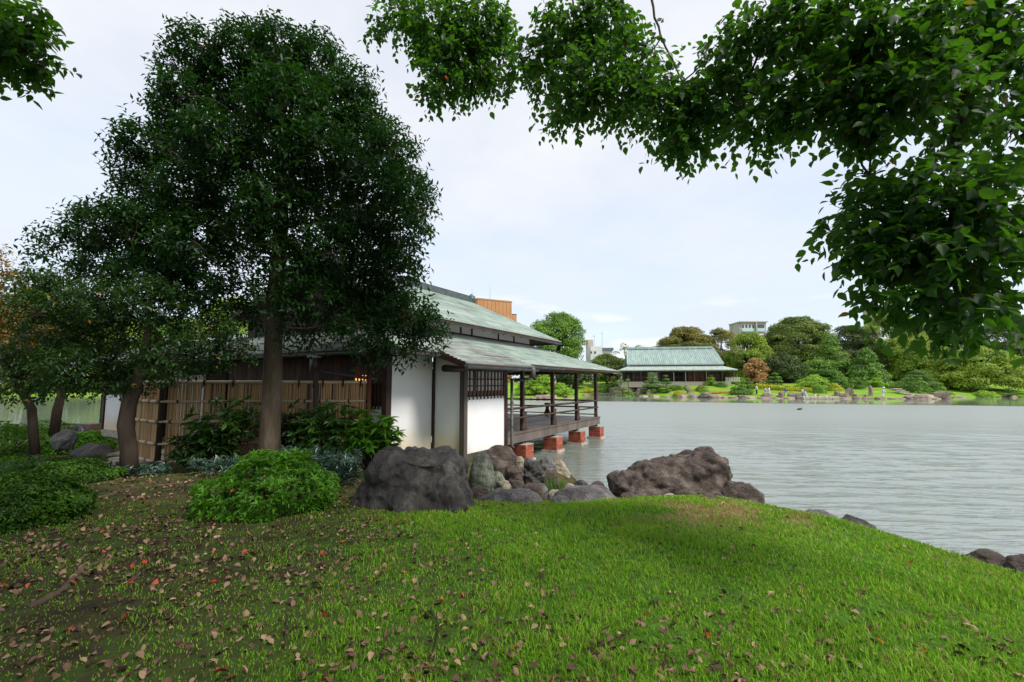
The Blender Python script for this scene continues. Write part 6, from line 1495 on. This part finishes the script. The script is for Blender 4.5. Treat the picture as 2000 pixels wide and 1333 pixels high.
for (px, D, top, lab) in ((1160.5, 160, 654, 'television aerial mast over the pale house'), (1176, 170, 648, 'thin aerial mast right of the pale house'), (922, 200, 565, 'thin mast over the orange brown building')):
    p = at(px, 700, D); q = at(px, top, D); mb = MB(); mb.tube([(0, 0, 0), q-p], [.07, .04], 5); mb.box((0, 0, (q-p).z*.93), (1.2, .05, .05)); o = mb.build('aerial_mast', M['wood_grey'], None); o.location = p; tag(o, lab, 'mast')
t, W, h, s = block('office_tower', 1702, 1712, 598, 700, 260, 8, M['concrete'], 'narrow grey tower half hidden by the hanging leaves')
for k in range(7): bx('balcony', (0, -5.3, h-2-k*3.2), (W+.6, .6, .9), M['concrete'], t)
for (a, b, lab) in ((1405, 1436, 'white building glimpsed through the trees right of the villa'), (1525, 1545, 'white building glimpsed under the umbrella pine'), (1812, 1850, 'pale building glimpsed above the big pine')):
    t, W, h, s = block('building', a, b, 688 if a < 1500 else (680 if a < 1600 else 686), 740, 150, 6, wht, lab)
    for k in range(3): bx('window', (-W/2+1+k*W/3.4, -3.05, h-2.2), (.9, .1, 1.1), glass, t)
# roofed corner of a neighbouring pavilion at the villa's left
p = at(1205, 728, 98); t = thing('garden_shelter', 'corner of a small copper-roofed shelter left of the villa', 'shelter', p)
vs_ = MB(); vs_.quad((-2.6, -1.5, -.1), (1.0, -1.5, -.45), (.6, 1.5, -.2), (-2.6, 1.5, .5)); vs_.quad((-2.6, -1.5, -.25), (-2.6, 1.5, .35), (.6, 1.5, -.35), (1.0, -1.5, -.6)); vs_.build('roof', M['copper'], t)
for x in (-2.2, .4): bx('post', (x, -1.2, -1.5), (.14, .14, 2.2), M['wood_dark'], t)

# ------------------------------------------------------------------ people on the far shore
skin = surf('skin', [(.42, .25, .17), (.50, .31, .22)], 3, rough=.6, bump=0); hair = surf('black_hair', [(.012, .010, .010), (.03, .025, .02)], 9, rough=.5, bump=0)
def cloth(n, c): return surf(n, [tuple(x*.85 for x in c), c], 5, rough=.9, bump=.2, bscale=14)
def skinned(name, verts, edges, radii, m, parent, sub=2):
    me = bpy.data.meshes.new(name); me.from_pydata(verts, edges, []); o = bpy.data.objects.new(name, me); C.objects.link(o)
    md = o.modifiers.new('s', 'SKIN'); md.use_smooth_shade = True
    for i, r in enumerate(radii): me.skin_vertices[0].data[i].radius = (r if hasattr(r, '__len__') else (r, r))
    me.skin_vertices[0].data[0].use_root = True
    s2 = o.modifiers.new('b', 'SUBSURF'); s2.levels = sub; s2.render_levels = sub
    dg = bpy.context.evaluated_depsgraph_get(); m2 = bpy.data.meshes.new_from_object(o.evaluated_get(dg)); bpy.data.objects.remove(o)
    m2.materials.clear(); m2.materials.append(m); m2.shade_smooth()
    return obj(name, m2, parent)
def person(px, py, D, label, top, legs, bend=0, h=1.65, rz=0, robe=None, hat=None, sit=False, z=None, arm=(0, 0)):
    p = at(px, py, D); t = thing('person', label, 'person', p, rz, None); k = h/1.7
    hip = .50 if sit else .92; hip = .22 if sit else hip
    def up(d): return (0, -math.sin(bend)*d, hip+math.cos(bend)*d)      # leans towards the viewer's side (-y) when bent
    ch, ne, hd, ht = up(.38), up(.55), up(.66), up(.74)
    kn = [(s*.10, -.38 if sit else -.02, .42 if sit else .48) for s in (-1, 1)]; an = [(s*.11, -.62 if sit else .03*s, .06) for s in (-1, 1)]; toe = [(a[0], a[1]-.14, .03) for a in an]
    sh = [(s*.18, up(.47)[1], up(.47)[2]) for s in (-1, 1)]; el = [(s*.23, sh[0][1]-.04-arm[0]*.1, sh[0][2]-.26) for s in (-1, 1)]
    wr = [(s*.20, el[0][1]-.10-arm[1]*.1, el[0][2]-.22) for s in (-1, 1)]; ha = [(w_[0], w_[1]-.04, w_[2]-.08) for w_ in wr]
    V_ = [(0, 0, hip), up(.2), ch, ne, hd, ht, *kn, *an, *toe, *sh, *el, *wr, *ha]
    V_ = [tuple(c*k for c in v) for v in V_]
    E = [(0, 1), (1, 2), (2, 3), (3, 4), (4, 5), (0, 6), (0, 7), (6, 8), (7, 9), (8, 10), (9, 11), (2, 12), (2, 13), (12, 14), (13, 15), (14, 16), (15, 17), (16, 18), (17, 19)]
    R_ = [.13, .11, .13, .05, .085, .08, .065, .065, .04, .04, .035, .035, .06, .06, .042, .042, .03, .03, .035, .035]
    skinned('body', V_, E, [r*k for r in R_], skin, t)
    # clothes
    skinned('shirt', [V_[0], V_[1], V_[2], V_[12], V_[13], V_[14], V_[15], V_[16], V_[17]], [(0, 1), (1, 2), (2, 3), (2, 4), (3, 5), (4, 6), (5, 7), (6, 8)], [r*k for r in (.15, .145, .165, .085, .085, .07, .07, .06, .06)], cloth('shirt_cloth', top), t)
    if robe:
        mb = MB(); n = 12
        mb.tube([(0, 0, .05*k), (0, 0, .35*k), (0, 0, .7*k), (0, V_[1][1]*.5, .98*k)], [.24*k, .21*k, .19*k, .17*k], 14); mb.build('robe', cloth('robe_cloth', robe), t, True)
        mb = MB(); mb.tube([(0, 0, .93*k), (0, V_[1][1]*.5, 1.06*k)], [.185*k, .18*k], 14); mb.build('sash', cloth('sash_cloth', tuple(c*.6 for c in robe)), t, True)
        for s in (3, 4):
            mb = MB(); a = Vector(V_[12+s-3]); b = Vector(V_[14+s-3]); mb.tube([a, b, b+Vector((0, -.08, -.25))*k], [.09*k, .11*k, .14*k], 8); mb.build('sleeve', cloth('sleeve_cloth', robe), t, True)
    else:
        skinned('trousers', [V_[0], V_[6], V_[7], V_[8], V_[9]], [(0, 1), (0, 2), (1, 3), (2, 4)], [r*k for r in (.155, .10, .10, .065, .065)], cloth('trouser_cloth', legs), t)
    hc = Vector(V_[4])+ (Vector(V_[5])-Vector(V_[4]))*.6
    bm = bmesh.new(); bmesh.ops.create_uvsphere(bm, u_segments=12, v_segments=8, radius=.115*k); 
    for v_ in bm.verts: v_.co.z = v_.co.z*1.1+.03*k; v_.co.y = v_.co.y*1.05+.022*k
    bmesh.ops.delete(bm, geom=[v_ for v_ in bm.verts if v_.co.y < -.02*k and v_.co.z < .05*k], context='VERTS')
    me = bpy.data.meshes.new('hair'); bm.to_mesh(me); bm.free(); me.shade_smooth(); me.materials.append(hair); obj('hair', me, t, hc)
    mb = MB(); mb.tube([hc+Vector((0, -.10*k, -.01)), hc+Vector((0, -.125*k, -.03*k))], [.012*k, .016*k], 6); mb.build('nose', skin, t, True)
    if hat:
        mb = MB(); mb.tube([hc+Vector((0, 0, .05*k)), hc+Vector((0, 0, .07*k)), hc+Vector((0, 0, .16*k)), hc+Vector((0, 0, .19*k))], [.27*k, .15*k, .13*k, .07*k], 14); mb.build('sun_hat', cloth('hat_cloth', hat), t, True)
    return t
W_ = (.78, .78, .8)
person(1478, 771, 82.5, 'person in white shirt and dark trousers standing alone at the left of the visitors', W_, (.02, .03, .05), 0, 1.72, 1.4)
person(1494, 773.5, 81.3, 'person in cream robe bending slightly beside the dark rock', (.7, .6, .5), W_, .25, 1.6, 1.3, robe=(.62, .54, .44))
person(1502.5, 773.5, 81.5, 'person in pale yellow top and white skirt beside the cream robed one', (.7, .62, .4), W_, .1, 1.62, -1.4, robe=(.72, .70, .64))
person(1533, 775, 80.5, 'person in bright blue top bending forward on the shore', (.05, .13, .45), (.5, .45, .38), .35, 1.65, 1.3)
person(1567.5, 778, 78.6, 'person in white shirt and black trousers standing on the stone landing', W_, (.015, .015, .025), .08, 1.74, 1.5)
person(1575, 780, 78.2, 'person in light blue robe leaning forward on the landing', (.38, .5, .72), W_, .5, 1.6, -1.5, robe=(.40, .52, .74))
person(1592, 779, 78.3, 'person in white sitting low on the stone landing', W_, (.4, .35, .3), .35, 1.6, -1.2, sit=True)
person(1598, 779, 78.0, 'person in red top sitting on the stone landing', (.55, .13, .1), (.6, .55, .5), .3, 1.6, 1.0, sit=True)
person(1611, 779, 78.2, 'person in white and tan sitting at the right end of the landing', W_, (.4, .3, .2), .5, 1.6, 1.2, sit=True)
person(1725, 776.5, 78.3, 'person in pale blue shirt and white trousers with a white sunhat by the stone steps', (.5, .6, .82), (.72, .72, .74), .30, 1.7, .3, hat=(.8, .8, .8))
# duck-like dark bird floating
c = atz(1562, 801, 0.0); mb = MB(); mb.tube([(-.28, 0, .02), (-.16, 0, .06), (.05, 0, .07), (.2, 0, .04)], [.02, .09, .10, .03], 10); o = mb.build('body', M['bark_dark'], None, True)
t = thing('duck', 'dark duck swimming on the open pond', 'bird', c); o.parent = t
mb = MB(); mb.tube([(.16, 0, .08), (.22, 0, .17), (.27, 0, .18), (.33, 0, .17)], [.035, .035, .04, .008], 8); mb.build('head', M['bark_dark'], t, True)
